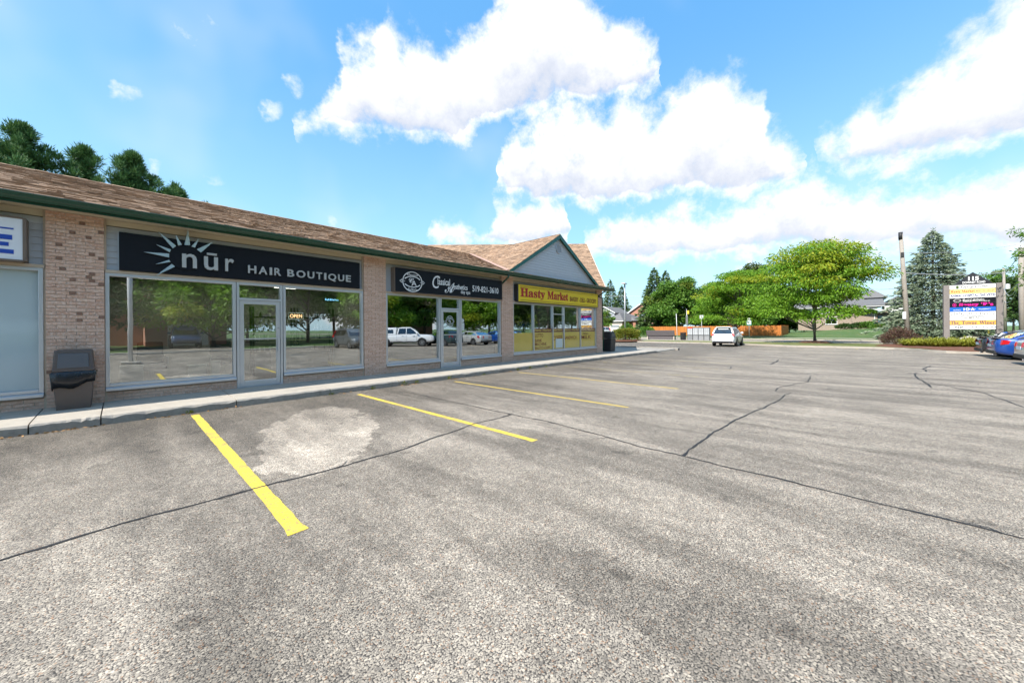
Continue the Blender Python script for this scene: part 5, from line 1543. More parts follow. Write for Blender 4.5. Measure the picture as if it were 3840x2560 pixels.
def conifer(name, label, x, y, z, h, wid, mat, seed, whorls=26, per=9, sprays=26, L=.42, W=.16, low=.04, droop=.28, group=None, r=.2, open_=0.0):
    rg = np.random.default_rng(seed)
    t = empty(name, (x, y, z), label=label, cat='tree', group=group)
    b = MB(); b.tube([(0, 0, -.15), (0, 0, h * .5), (0, 0, h * .98)], [r, r * .6, .02], 8)
    V_ = []
    for i in range(whorls):
        f = i / (whorls - 1); zz = h * (low + (0.97 - low) * f)
        rad = wid / 2 * ((1 - f) ** .82) * rg.uniform(.86, 1.12) + .12
        n = max(4, int(per * (1 - .45 * f)))
        a0 = rg.uniform(0, 6.28)
        for k in range(n):
            if rg.random() < open_: continue
            an = a0 + 6.28 * k / n + rg.normal() * .12; rr = rad * rg.uniform(.72, 1.1)
            d = np.array([math.cos(an), math.sin(an), 0])
            rise = (.35 * f - .12)
            def pt(s_): return np.array([0, 0, zz]) + d * rr * s_ + np.array([0, 0, rr * (rise * s_ - droop * s_ * s_ + .16 * s_ ** 4)])
            if i % 2 == 0: b.tube([tuple(pt(s_)) for s_ in (0, .35, .7, .95)], [.035, .025, .016, .006], 4, cap=False)
            m = max(6, int(sprays * (rr / (wid / 2)) ** .9))
            s_ = rg.uniform(.12, 1.0, m) ** .75
            side = np.array([-d[1], d[0], 0])
            P = np.stack([pt(q) for q in s_])
            w_ = rr * .26 * (1.15 - s_)[:, None]
            lat = rg.uniform(-1, 1, (m, 1))
            P = P + side * lat * w_ + np.array([0, 0, 1]) * (rg.uniform(-.18, .05, (m, 1)) * (.5 + abs(lat)))
            D = d * .9 + side * lat * .9 + np.array([0, 0, -.22]) + rg.normal(size=(m, 3)) * .22
            V_.append(leaves(P, unit(D), L, W, rg))
    k = 40
    P = np.stack([rg.normal(size=k) * .08, rg.normal(size=k) * .08, rg.uniform(h * .93, h, k)], 1)
    V_.append(leaves(P, unit(np.stack([rg.normal(size=k), rg.normal(size=k), np.full(k, 1.2)], 1)), L * .7, W * .7, rg))
    b.build('trunk', 'bark', t, smooth=True)
    quads('crown', np.concatenate(V_), mat, t)
    return t
def pine(name, label, x, y, z, h, wid, seed, clear=.25, tufts=120, group=None, lean=0.0):
    rg = np.random.default_rng(seed)
    t = empty(name, (x, y, z), label=label, cat='tree', group=group)
    b = MB(); b.tube([(0, 0, -.15), (0, 0, h * .5), (lean, 0, h * .97)], [.2, .14, .03], 8)
    V_ = []
    for i in range(tufts):
        f = rg.uniform(0, 1) ** .8; zz = h * (clear + (1 - clear) * f)
        an = rg.uniform(0, 6.28); rad = wid / 2 * (1.04 - f ** 2.6) * rg.uniform(.25, 1.05) * (.82 + .34 * math.sin(3 * an + 9 * f + seed))
        c = np.array([rad * math.cos(an), rad * math.sin(an), min(h * .99, zz + .25 * rad)])
        if i % 2 == 0: limb(b, (0, 0, max(.5, zz - .1 * rad)), c, .05, .012, rg, .08, 3)
        k = 150; s_ = rg.uniform(.18, .36)
        q = unit(rg.normal(size=(k, 3))) * rg.uniform(.2, 1, (k, 1))
        P = c + q * np.array([s_ * .75, s_ * .75, s_ * 1.1])
        D = unit(q + np.array([0, 0, .75]) + rg.normal(size=(k, 3)) * .25)
        V_.append(leaves(P, D, .24, .036, rg))
    b.build('trunk', 'bark', t, smooth=True)
    quads('crown', np.concatenate(V_), 'needle_pine', t)
    return t
def shrub(name, label, x, y, z, rx, ry, h, mat, seed, n=2600, L=.16, W=.07, shape=.7, up=.4, stems=True, cat='shrub', group=None, tint=.08):
    rg = np.random.default_rng(seed)
    t = empty(name, (x, y, z), label=label, cat=cat, group=group)
    if stems:
        b = MB()
        for k in range(9):
            an = 6.28 * k / 9; limb(b, (rx * .12 * math.cos(an), ry * .12 * math.sin(an), -.05), (rx * .7 * math.cos(an), ry * .7 * math.sin(an), h * .75), .025, .006, rg, .1, 3)
        b.build('stems', 'bark', t)
    q = unit(rg.normal(size=(n, 3))); q[:, 2] = abs(q[:, 2])
    lob = 1 + .13 * np.sin(5 * np.arctan2(q[:, 1], q[:, 0]) + seed)[:, None] + .10 * np.sin(9 * q[:, 2:3] + seed)
    q = q * lob * rg.uniform(.5, 1.0, (n, 1)) ** .45
    P = np.stack([q[:, 0] * rx, q[:, 1] * ry, .04 + np.abs(q[:, 2]) ** shape * h], 1)
    D = unit(q * np.array([1, 1, .6]) + np.array([0, 0, up]) + rg.normal(size=(n, 3)) * .5)
    quads('foliage', leaves(P, D, L, W, rg), mat, t, (rg.random(n) < tint) * rg.uniform(.3, 1, n))
    return t
def lily(name, label, x, y, z, h, seed, n=70, group=None, rad=.42):
    rg = np.random.default_rng(seed)
    V_ = []
    for k in range(n):
        an = rg.uniform(0, 6.28); d = np.array([math.cos(an), math.sin(an), 0]); s_ = np.array([-d[1], d[0], 0])
        l = h * rg.uniform(.5, 1.3); sp = rad * rg.uniform(.25, 1.35); p0 = d * .12 * rg.uniform(0, 1) + s_ * rg.normal() * .08; w_ = .017
        arch = rg.uniform(.15, .75)
        pts = [p0 + d * sp * t + np.array([0, 0, l * (2.1 * t - (1.1 + arch) * t * t)]) + s_ * rg.normal() * .02 for t in (0, .22, .45, .7, 1.0)]
        ws = (w_, w_ * 1.1, w_, w_ * .7, w_ * .1)
        for i in range(4):
            a, c = pts[i], pts[i + 1]
            V_.append(np.stack([a - s_ * ws[i], a + s_ * ws[i], c + s_ * ws[i + 1], c - s_ * ws[i + 1]]))
    o = quads(name, np.array(V_), 'leaf_lily', None, np.repeat(rg.uniform(0, .4, n), 4))
    o.location = (x, y, z)
    return tag(o, label, 'plant', group)

def spot(px, D, z=None):
    p = at(px, 1250, D); return p.x, p.y, (V if z is None else z)
# honey locusts by the street
x, y, z = spot(3056, 34.3)
broadleaf('locust_tree', 'large yellow-green locust tree in a mulch ring nearest the roadside sign', x, y, z, 9.6, 10.9, 1.7, 'leaf_locust', 11, pads=110, per=380, L=.30, W=.10, flat=.32, droop=.9, tint=.14, r=.15, bark='bark_grey', group='locust trees along the street')
mound('mulch_ring', x, y, 1.25, 1.25, .16)
x, y, z = spot(2762, 53.5, ZF + .14)
broadleaf('locust_tree', 'yellow-green locust tree rising behind the parked white car', x, y, z, 10.3, 11.6, 1.9, 'leaf_locust', 12, pads=100, per=360, L=.34, W=.12, flat=.34, droop=.9, tint=.12, r=.17, bark='bark', group='locust trees along the street')
# trees behind the fence
for px, D, h, wd, cl, m, sd, lb in ((2540, 80, 12.6, 12.0, 1.2, 'leaf_maple', 21, 'round mid-green maple behind the left end of the orange fence'), (2690, 82, 11.5, 11, 1.2, 'leaf_maple', 22, 'mid-green maple behind the fence, half hidden by the rear locust'), (2835, 88, 16.8, 10, 2.5, 'leaf_dark', 23, 'tall grey-green tree topping the gap between the two locusts'), (2960, 78, 9.5, 10, 1.0, 'leaf_dark', 24, 'dark tree behind the right end of the orange fence'), (2880, 76, 8.5, 8, .8, 'leaf_maple', 25, 'low green tree just behind the orange fence corner')):
    x, y, z = spot(px, D, ZF + .2)
    broadleaf('maple_tree', lb, x, y, z, h, wd, cl, m, sd, pads=90, per=330, L=.50, W=.26, flat=.62, droop=.45, tint=.06, r=.2, group='trees behind the fence')
for px, D, h, wd, m, sd, lb in ((2455, 86, 15.6, 10.0, 'needle_green', 31, 'tall dark spruce left of the maples behind the fence'), (2497, 92, 15.8, 9.0, 'needle_green', 32, 'second dark spruce close behind the tall one'), (2290, 128, 18.4, 11.5, 'needle_green', 33, 'far dark spruce above the grey-roofed garage'), (2333, 132, 16.8, 10.0, 'needle_green', 34, 'far dark spruce behind the lamp post top')):
    x, y, z = spot(px, D, ZF + .2)
    conifer('spruce_tree', lb, x, y, z, h, wd, m, sd, whorls=32, per=12, sprays=52, L=.75, W=.27, group='dark spruces beyond the street')
x, y, z = spot(3500, 40.5, ZF + .25)
conifer('blue_spruce', 'big blue-green spruce behind the leaning utility pole', x, y, z, 12.3, 11.0, 'needle_blue', 41, whorls=44, per=16, sprays=120, L=.36, W=.12, low=.02, droop=.36, r=.22, open_=.16)
x, y, z = spot(2264, 60, ZF + .2)
broadleaf('small_maple', 'small yellowing tree beside the far corner of the shops', x, y, z, 4.9, 4.2, 1.9, 'leaf_maple', 51, pads=26, per=150, L=.28, W=.15, tint=.4, r=.08)
for px, D, h, wd, sd, lb in ((3800, 72, 11.8, 7, 61, 'dark tree right of the roadside sign behind the wires'), (3715, 92, 16.4, 9, 62, 'tree crown showing above the right end of the roadside sign'), (3640, 100, 15.5, 8, 63, 'distant tree between blue spruce and roadside sign peak'), (3880, 80, 14, 9, 64, 'dark tree at the right picture edge behind the thick pole')):
    x, y, z = spot(px, D, ZF + .2)
    broadleaf('street_tree', lb, x, y, z, h, wd, 1.6, 'leaf_dark' if sd % 2 else 'leaf_maple', sd, pads=50, per=190, L=.42, W=.2, flat=.6, tint=.12, group='trees at the far right')
x, y, z = spot(4045, 24)
broadleaf('locust_tree', 'tree leaning into the picture at the upper right edge', x, y, z, 10.2, 6.0, 4.0, 'leaf_maple', 71, pads=40, per=160, L=.22, W=.09, tint=.05)
# pines behind the shops
for X_, Y_, h, wd, sd, tf, lb in ((-5.9, 30, 11.0, 5.6, 81, 250, 'pine at the left picture edge behind the shop roof'), (-3.3, 30, 11.7, 5.2, 82, 320, 'tallest dense pine behind the shop roof'), (-1.4, 30.5, 11.5, 4.8, 83, 170, 'thin ragged pine between the two dense pines'), (0.5, 30, 11.6, 5.2, 84, 310, 'dense pine in the middle above the salon roof'), (2.4, 31, 10.6, 4.4, 85, 150, 'low sparse pine at the right end of the pine row'), (3.9, 31.5, 9.9, 3.6, 86, 90, 'lowest pine tip just above the roof ridge')):
    pine('pine_tree', lb, X_, Y_, 0, h, wd, sd, tufts=tf, group='pines behind the shops')
# shrubs
x, y, z = spot(2350, 43.4)
shrub('hedge_shrub', 'clipped yellow-green hedge at the foot of the lamp post', x, y, z, 1.75, 1.5, 1.42, 'leaf_hedge', 91, 5200, .17, .08, .55)
mound('mulch_ring', x, y, 2.3, 1.9, .12)
x, y, z = spot(2352, 48, ZF + .14)
shrub('hydrangea_shrub', 'pale green bush showing above the clipped hedge', x, y, V, 1.3, 1.2, 1.95, 'leaf_maple', 92, 2000, .2, .12)
x, y, z = spot(3374, 29.6)
shrub('barberry_shrub', 'dark red barberry bush at the foot of the leaning utility pole', x, y, z, 1.55, 1.1, 1.2, 'leaf_barberry', 93, 4200, .13, .05, .8, .8, tint=.2)
hz = far_z(80, -4)
for px, D, rx, h, m, sd, lb in ((3370, 57, .95, 2.1, 'leaf_hedge', 101, 'cone-shaped yellow-green shrub before the tan house'), (3308, 56, 1.6, .85, 'leaf_maple', 102, 'low spreading juniper before the tan house entrance'), (3255, 60, 1.3, 1.1, 'leaf_maple', 103, 'green shrub against the tan house wall by the downspout'), (3222, 61, 1.2, .95, 'leaf_dark', 104, 'dark shrub against the tan house wall, left of the green one'), (3170, 61, 1.4, .8, 'leaf_dark', 105, 'shaded shrub below the locust crown by the tan house'), (3330, 59, .9, 1.0, 'leaf_rose', 106, 'pink flowering bush beside the tan house entrance')):
    x, y, z = spot(px, D)
    shrub('garden_shrub', lb, x, y, far_z(x, y), rx, rx * .9, h, m, sd, 1500, .22, .11, group='shrubs before the tan house')
x, y, z = spot(2425, 62, ZF + .14)
shrub('garden_shrub', 'green shrub at the left end of the orange fence', x, y, z, 1.8, 1.4, 1.5, 'leaf_maple', 107, 1500, .24, .12)
k = 0
side_words = ['first', 'second', 'third', 'fourth', 'fifth', 'sixth', 'seventh', 'eighth', 'ninth', 'tenth', 'eleventh', 'twelfth', 'thirteenth', 'fourteenth', 'fifteenth', 'sixteenth', 'seventeenth', 'eighteenth', 'nineteenth', 'twentieth']
for px, D in ((3398, 27.4), (3418, 26.8), (3436, 27.8), (3452, 26.6), (3470, 27.9), (3486, 26.2), (3502, 27.4), (3520, 25.8), (3534, 27.0), (3552, 25.6), (3566, 26.8), (3584, 25.6), (3600, 26.6), (3618, 25.4), (3634, 26.2), (3650, 25.2), (3668, 25.8)):
    x, y, z = spot(px + rng.uniform(-4, 4), D)
    lily('daylily_clump', side_words[k] + ' yellow-green daylily clump from the barberry bush', x, y, V + .03, .62 + rng.uniform(-.16, .16), 200 + k, 150, 'daylilies along the bed', .62); k += 1
# weeds rooted in the kerb joint, and dry leaves
for k, (x, h) in enumerate(((4.35, .11), (5.25, .14), (5.62, .10), (6.75, .12), (8.2, .08), (9.9, .10), (10.6, .13), (11.6, .09), (0.86, .07), (3.35, .06))):
    rg = np.random.default_rng(300 + k); n = 26
    P = np.stack([rg.normal(size=n) * .03, -abs(rg.normal(size=n)) * .02, rg.uniform(0, h * .6, n)], 1)
    o = quads('kerb_weed', leaves(P, unit(np.stack([rg.normal(size=n), -abs(rg.normal(size=n)), np.full(n, 1.1)], 1)), h * .55, .016, rg), 'leaf_hedge', None, np.zeros(n))
    o.location = (x, 8.875, gz(x)); tag(o, 'tiny weed sprouting from the kerb joint, ' + side_words[k] + ' from the litter bin along the walk' if k < 8 else ('tiny weed at the kerb above the first yellow line', 'tiny weed at the kerb left of the second yellow line')[k - 8], 'weed', 'weeds along the kerb')
M('dry_leaf', (0.30, 0.17, 0.07), .8, var=.4, island=.4)
rg = np.random.default_rng(77); n = 170
cl_ = rg.choice([-1.2, -0.75, -0.45, 0.6, 1.5, 3.6, 5.4, 7.0, 9.4], n)
X_ = cl_ + rg.normal(size=n) * .16; Y_ = 8.86 - abs(rg.normal(size=n)) * .05
P = np.stack([X_, Y_, np.array([gz(q) + .012 for q in X_])], 1)
quads('dry_leaves', leaves(P, unit(np.stack([rg.normal(size=n), rg.normal(size=n), rg.normal(size=n) * .15], 1)), .05, .028, rg), 'dry_leaf', None, kind='stuff')
# trees across the lot, seen mirrored in the shop windows
pr = [broadleaf('park_tree', 'leafy tree across the lot mirrored in the shop windows', 5.6, -20.5, .1, 12.5, 10.5, 1.0, 'leaf_locust', 401, pads=70, per=300, L=.38, W=.17, flat=.5, tint=.12, group='trees across the lot'),
      broadleaf('park_tree', 'leafy tree across the lot mirrored in the shop windows', -2.5, -22.5, .1, 13.5, 9.5, 1.0, 'leaf_dark', 402, pads=60, per=210, L=.42, W=.2, flat=.6, tint=.05, group='trees across the lot'),
      broadleaf('park_tree', 'leafy tree across the lot mirrored in the shop windows', 14.5, -24, .1, 12.5, 11, 1.4, 'leaf_maple', 403, pads=60, per=210, L=.42, W=.2, flat=.6, tint=.08, group='trees across the lot')]
for k, (x, y, i, s_) in enumerate(((-9, -21, 2, 1.0), (-15, -24, 0, 1.1), (10, -30, 1, 1.15), (20.5, -21, 0, .95), (27, -27, 1, 1.05), (38, -22, 0, 1.05), (45, -26, 2, 1.1), (53, -21, 1, 1.0), (62, -25, 0, 1.15), (72, -20, 2, 1.05), (0, -34, 2, 1.2), (22, -36, 2, 1.25), (34, -40, 1, 1.25), (50, -38, 0, 1.3), (-12, -44, 1, 1.5), (0, -52, 2, 1.6), (12, -46, 0, 1.5), (24, -54, 1, 1.6), (38, -52, 2, 1.6), (54, -54, 1, 1.6), (70, -44, 2, 1.5), (84, -34, 1, 1.4), (96, -30, 0, 1.4), (30, -24, 2, .85), (66, -36, 0, 1.3), (-20, -34, 2, 1.3))):
    c = copy_tree(pr[i]); c.location = (x, y, .1); c.rotation_euler = (0, 0, k * 1.3); c.scale = (s_, s_, s_)

# ------------------------------------------------------------------ houses
def wall_block(x0, x1, y0, y1, z0, z1): return MB().box(x0, x1, y0, y1, z0, z1)
def hip(x0, x1, y0, y1, z0, z1, ov=.4, along='y', ridge=None):
    """hip roof with overhang; ridge half length along the longer side"""
    x0, x1, y0, y1 = x0 - ov, x1 + ov, y0 - ov, y1 + ov
    cx_, cy_ = (x0 + x1) / 2, (y0 + y1) / 2
    if along == 'y':
        k = max(0, (y1 - y0) / 2 - (x1 - x0) / 2) if ridge is None else ridge
        a, c = (cx_, cy_ - k, z1), (cx_, cy_ + k, z1)
        return MB().face([(x0, y0, z0), (x1, y0, z0), a]).face([(x1, y0, z0), (x1, y1, z0), c, a]).face([(x1, y1, z0), (x0, y1, z0), c]).face([(x0, y1, z0), (x0, y0, z0), a, c]).face([(x0, y0, z0), (x0, y1, z0), (x1, y1, z0), (x1, y0, z0)])
    k = max(0, (x1 - x0) / 2 - (y1 - y0) / 2) if ridge is None else ridge
    a, c = (cx_ - k, cy_, z1), (cx_ + k, cy_, z1)
    return MB().face([(x0, y0, z0), (x1, y0, z0), c, a]).face([(x1, y0, z0), (x1, y1, z0), c]).face([(x1, y1, z0), (x0, y1, z0), a, c]).face([(x0, y1, z0), (x0, y0, z0), a]).face([(x0, y0, z0), (x0, y1, z0), (x1, y1, z0), (x1, y0, z0)])
def gabled(x0, x1, y0, y1, z0, z1, ov=.35, th=.14, along='x'):
    """two sloping slabs; ridge along x or y"""
    b = MB()
    if along == 'x':
        m_ = (y0 + y1) / 2; k = (z1 - z0) / (m_ - y0); e = z0 - k * ov
        for ye in (y0 - ov, y1 + ov):
            b.hexa([(x0 - ov, ye, e), (x1 + ov, ye, e), (x1 + ov, m_, z1), (x0 - ov, m_, z1), (x0 - ov, ye, e + th), (x1 + ov, ye, e + th), (x1 + ov, m_, z1 + th), (x0 - ov, m_, z1 + th)])
    else:
        m_ = (x0 + x1) / 2; k = (z1 - z0) / (m_ - x0); e = z0 - k * ov
        for xe in (x0 - ov, x1 + ov):
            b.hexa([(xe, y0 - ov, e), (m_, y0 - ov, z1), (m_, y1 + ov, z1), (xe, y1 + ov, e), (xe, y0 - ov, e + th), (m_, y0 - ov, z1 + th), (m_, y1 + ov, z1 + th), (xe, y1 + ov, e + th)])
    return b
def hwin(parent, face, a0, a1, z0, z1, c, frame='house_white'):
    """framed window on a wall plane: face 'x' means plane x = c looking towards -X, 'y-' / 'y+' plane y = c"""
    t = .07
    def bx(u0, u1, v0, v1, d0, d1):
        if face == 'x': return (c + d0, c + d1, u0, u1, v0, v1)
        if face == 'y-': return (u0, u1, c + d0, c + d1, v0, v1)
        return (u0, u1, c - d1, c - d0, v0, v1)
    f = MB().box(*bx(a0, a0 + t, z0, z1, -.05, .02)).box(*bx(a1 - t, a1, z0, z1, -.05, .02)).box(*bx(a0 + t, a1 - t, z1 - t, z1, -.05, .02)).box(*bx(a0 + t, a1 - t, z0, z0 + t, -.05, .02)).box(*bx((a0 + a1) / 2 - .02, (a0 + a1) / 2 + .02, z0 + t, z1 - t, -.04, .02)).build('window', frame, parent)
    MB().box(*bx(a0 + t * .8, a1 - t * .8, z0 + t * .8, z1 - t * .8, -.02, .015)).build('pane', 'house_glass', f)
    MB().box(*bx(a0 - .05, a1 + .05, z0 - .07, z0 - .005, -.1, .02)).build('sill', frame, f)

# tan house behind the locust, on the rise
g0 = far_z(88, -2) - .3
h = wempty('tan_house', (90, 0, g0), label='tan house with grey roofs half hidden behind the large locust', cat='house')
wall_block(87, 97, -4.05, 6.5, g0, 3.72).build('wall', 'house_tan', h)
wall_block(87.05, 97, -4.0, 6.45, 3.72, 4.86).build('upper_wall', 'house_white', h)
MB().hexa([(86.5, -4.9, 4.84), (86.6, -4.9, 4.84), (86.6, 7.1, 4.84), (86.5, 7.1, 4.84), (86.5, -4.9, 5.02), (86.6, -4.9, 5.02), (86.6, 7.1, 5.02), (86.5, 7.1, 5.02)]).build('fascia', 'house_white', h)
MB().hexa([(86.45, -4.95, 4.98), (91.5, -4.95, 6.2), (91.5, 7.15, 6.2), (86.45, 7.15, 4.98), (86.45, -4.95, 5.06), (91.5, -4.95, 6.34), (91.5, 7.15, 6.34), (86.45, 7.15, 5.06)]).hexa([(96.5, -4.95, 4.98), (91.5, -4.95, 6.2), (91.5, 7.15, 6.2), (96.5, 7.15, 4.98), (96.5, -4.95, 5.06), (91.5, -4.95, 6.34), (91.5, 7.15, 6.34), (96.5, 7.15, 5.06)]).build('roof', 'roof_grey', h)
wall_block(92.5, 99, -5.2, -2.2, 5.2, 6.6).build('tower_wall', 'house_grey', h)
hip(92.5, 99, -5.2, -2.2, 6.62, 8.3, .5, 'x').build('tower_roof', 'roof_grey', h)
MB().hexa([(90, -2.6, 5.9), (99, -2.6, 5.9), (99, 6.5, 5.9), (90, 6.5, 5.9), (94, -2.6, 7.5), (95, -2.6, 7.5), (95, 6.5, 7.5), (94, 6.5, 7.5)]).build('rear_roof', 'roof_grey', h)
wall_block(93, 100, -8.5, -5.25, g0, 5.5).build('side_wall', 'house_white', h)
hip(93, 100, -8.5, -5.25, 5.52, 6.9, .4, 'x').build('side_roof', 'roof_grey', h)
# low front roof with white bargeboards, porch and entrance
for ya, za, yb_, zb_ in ((-4.55, 4.12, -1.2, 4.72), (-4.55, 4.12, -6.9, 3.62)):
    MB().hexa([(85.9, ya, za), (87.3, ya, za), (87.3, yb_, zb_), (85.9, yb_, zb_), (85.9, ya, za + .16), (87.3, ya, za + .16), (87.3, yb_, zb_ + .16), (85.9, yb_, zb_ + .16)]).build('porch_roof', 'roof_grey', h)
    MB().hexa([(85.86, ya, za - .06), (85.895, ya, za - .06), (85.895, yb_, zb_ - .06), (85.86, yb_, zb_ - .06), (85.86, ya, za + .12), (85.895, ya, za + .12), (85.895, yb_, zb_ + .12), (85.86, yb_, zb_ + .12)]).build('bargeboard', 'house_white', h)
wall_block(87.6, 93, -5.3, -4.06, g0, 4.0).build('entrance_wall', 'house_tan', h)
wall_block(86.9, 93, -6.15, -5.32, g0, 3.8).build('entrance_pier', 'house_tan', h)
d = wall_block(87.52, 87.59, -4.75, -4.15, g0 + .2, 3.3).build('door', 'door_blue', h)
MB().box(87.47, 87.52, -4.68, -4.62, 2.0, 2.12).build('handle', 'grey_metal', d)
MB().tube([(86.9, -3.72, 3.75), (86.93, -3.72, 3.6), (86.93, -3.72, g0)], .06, 8).build('downspout', 'house_white', h)
hwin(h, 'x', 1.0, 2.6, 1.9, 3.2, 87)
hwin(h, 'x', -6.95, -6.3, 4.3, 5.2, 93)
b = MB()
for k in range(9): b.box(86.985, 86.999, -4.04, 6.48, g0 + .2 + k * .33, g0 + .215 + k * .33)
b.build('course_lines', 'house_pale', h)

# garage house at the left
g0 = ZF + .2
h = wempty('garage_house', (90, 44, g0), label='bungalow with grey hip roof and white garage door behind the hedge', cat='house')
wall_block(88, 97, 42.4, 46.2, g0, 3.3).build('wall', 'house_pale', h)
wall_block(88.02, 97.1, 42.36, 42.399, g0, 3.3).build('brick_wall', 'house_brick', h)
wall_block(93, 104, 41, 52, g0, 3.4).build('rear_wall', 'house_brick', h)
hip(88, 97.5, 42.3, 46.3, 3.32, 5.5, .5, 'x', 2.2).build('roof', 'roof_grey', h)
hip(93, 104, 41, 52, 3.42, 5.9, .5, 'y').build('rear_roof', 'roof_grey', h)
gd = wall_block(87.96, 88.0, 43.2, 45.5, g0, 2.3).build('garage_door', 'house_white', h)
for r_ in range(4):
    for c_ in range(4):
        MB().box(87.93, 87.961, 43.26 + c_ * .56, 43.76 + c_ * .56, g0 + .08 + r_ * .53, g0 + .52 + r_ * .53).build('panel', 'house_white' if r_ < 3 else 'house_glass', gd)
MB().box(87.9, 88.0, 43.0, 43.19, g0, 2.45).box(87.9, 88.0, 45.51, 45.7, g0, 2.45).box(87.9, 88.0, 43.0, 45.7, 2.46, 2.62).build('garage_trim', 'house_pale', h)
MB().box(87.45, 87.5, 41.8, 46.8, 3.2, 3.36).box(87.5, 97, 41.78, 41.83, 3.2, 3.36).build('fascia', 'house_white', h)
hwin(h, 'y-', 89.6, 90.6, 1.0, 2.6, 42.36)
# gabled houses behind
h = wempty('grey_gable_house', (106, 56, g0), label='grey sided house with a plain gable above the garage roof', cat='house')
wall_block(104, 114, 52.6, 59.4, g0, 6.3).build('wall', 'house_grey', h)
b = MB(); b.prism([(52.6, 6.3), (59.4, 6.3), (56, 8.15)], 'x', 104.0, 114); b.build('gable_wall', 'house_grey', h)
gabled(104, 114, 52.6, 59.4, 6.32, 8.2, .45).build('roof', 'roof_grey', h)
for s_ in (-1, 1):
    MB().hexa([(103.5, 56, 8.08), (103.54, 56, 8.08), (103.54, 56 + s_ * 3.85, 5.98), (103.5, 56 + s_ * 3.85, 5.98), (103.5, 56, 8.36), (103.54, 56, 8.36), (103.54, 56 + s_ * 3.85, 6.25), (103.5, 56 + s_ * 3.85, 6.25)]).build('bargeboard', 'house_white', h)
hwin(h, 'x', 55.3, 56.7, 4.2, 5.6, 104)
h = wempty('brick_gable_house', (108, 46, g0), label='pinkish brick house gable beside the tall spruce', cat='house')
wall_block(107, 118, 41, 49.2, g0, 6.2).build('wall', 'house_brick', h)
b = MB(); b.prism([(41, 6.2), (49.2, 6.2), (45.1, 8.9)], 'x', 107.0, 118); b.build('gable_wall', 'house_brick', h)
gabled(107, 118, 41, 49.2, 6.22, 8.95, .5).build('roof', 'roof_grey', h)
for s_ in (-1, 1):
    MB().hexa([(106.45, 45.1, 8.75), (106.49, 45.1, 8.75), (106.49, 45.1 + s_ * 4.6, 5.75), (106.45, 45.1 + s_ * 4.6, 5.75), (106.45, 45.1, 9.12), (106.49, 45.1, 9.12), (106.49, 45.1 + s_ * 4.6, 6.08), (106.45, 45.1 + s_ * 4.6, 6.08)]).build('bargeboard', 'house_white', h)
hwin(h, 'x', 44.2, 46.0, 4.4, 5.8, 107)
hwin(h, 'x', 42.0, 43.2, 1.6, 2.8, 107)
# houses across the lot, mirrored in the windows
h = wempty('chimney_house', (4, -33, .1), label='brown-roofed house with chimney mirrored in the salon window', cat='house')
wall_block(-2, 8, -40, -31, .1, 5.2).build('wall', 'house_brick', h)
rf = hip(-2, 8, -40, -31, 5.22, 8.0, .5, 'x').build('roof', 'roof_brown', h)
MB().box(1.6, 2.4, -36, -35.2, 6.5, 9.4).build('chimney', 'house_brick', rf)
wall_block(1.5, 7.5, -30.95, -26.5, .1, 2.7).build('garage_wall', 'house_brick', h)
hip(1.5, 7.5, -31.2, -26.5, 2.72, 4.6, .5, 'x').build('garage_roof', 'roof_brown', h)
wall_block(3.0, 6.0, -26.5, -26.45, .1, 2.3).build('garage_door', 'house_white', h)
hwin(h, 'y+', -1, 1, 3.4, 4.6, -31)
h = wempty('white_house', (33, -33, .1), label='white sided two-storey house with pink brick base, mirrored in the spa window', cat='house')
wall_block(28, 37, -40, -32, .1, 2.9).build('brick_base', 'house_brick', h)
wall_block(27.9, 37.1, -40.1, -31.8, 2.91, 5.7).build('wall', 'house_white', h)
gabled(27.9, 37.1, -40.1, -31.8, 5.72, 8.0, .4, along='x').build('roof', 'roof_brown', h)
hwin(h, 'y+', 29.5, 31, 3.6, 4.9, -31.8, 'trim_black'); hwin(h, 'y+', 33.5, 35, 3.6, 4.9, -31.8, 'trim_black'); hwin(h, 'y+', 30, 31.6, .9, 2.3, -32, 'trim_black')
lp = post('lamp_post', 0.3, -3.4, 7.5, .09, 'pale_metal', 'lot lamp post behind the camera, mirrored in the salon window', 'lamp post', z=0.0, base=.32)
MB().box(-.2, .8, -3.65, -3.15, 7.5, 7.65).build('lamp_head', 'pale_metal', lp, bevel=.02)

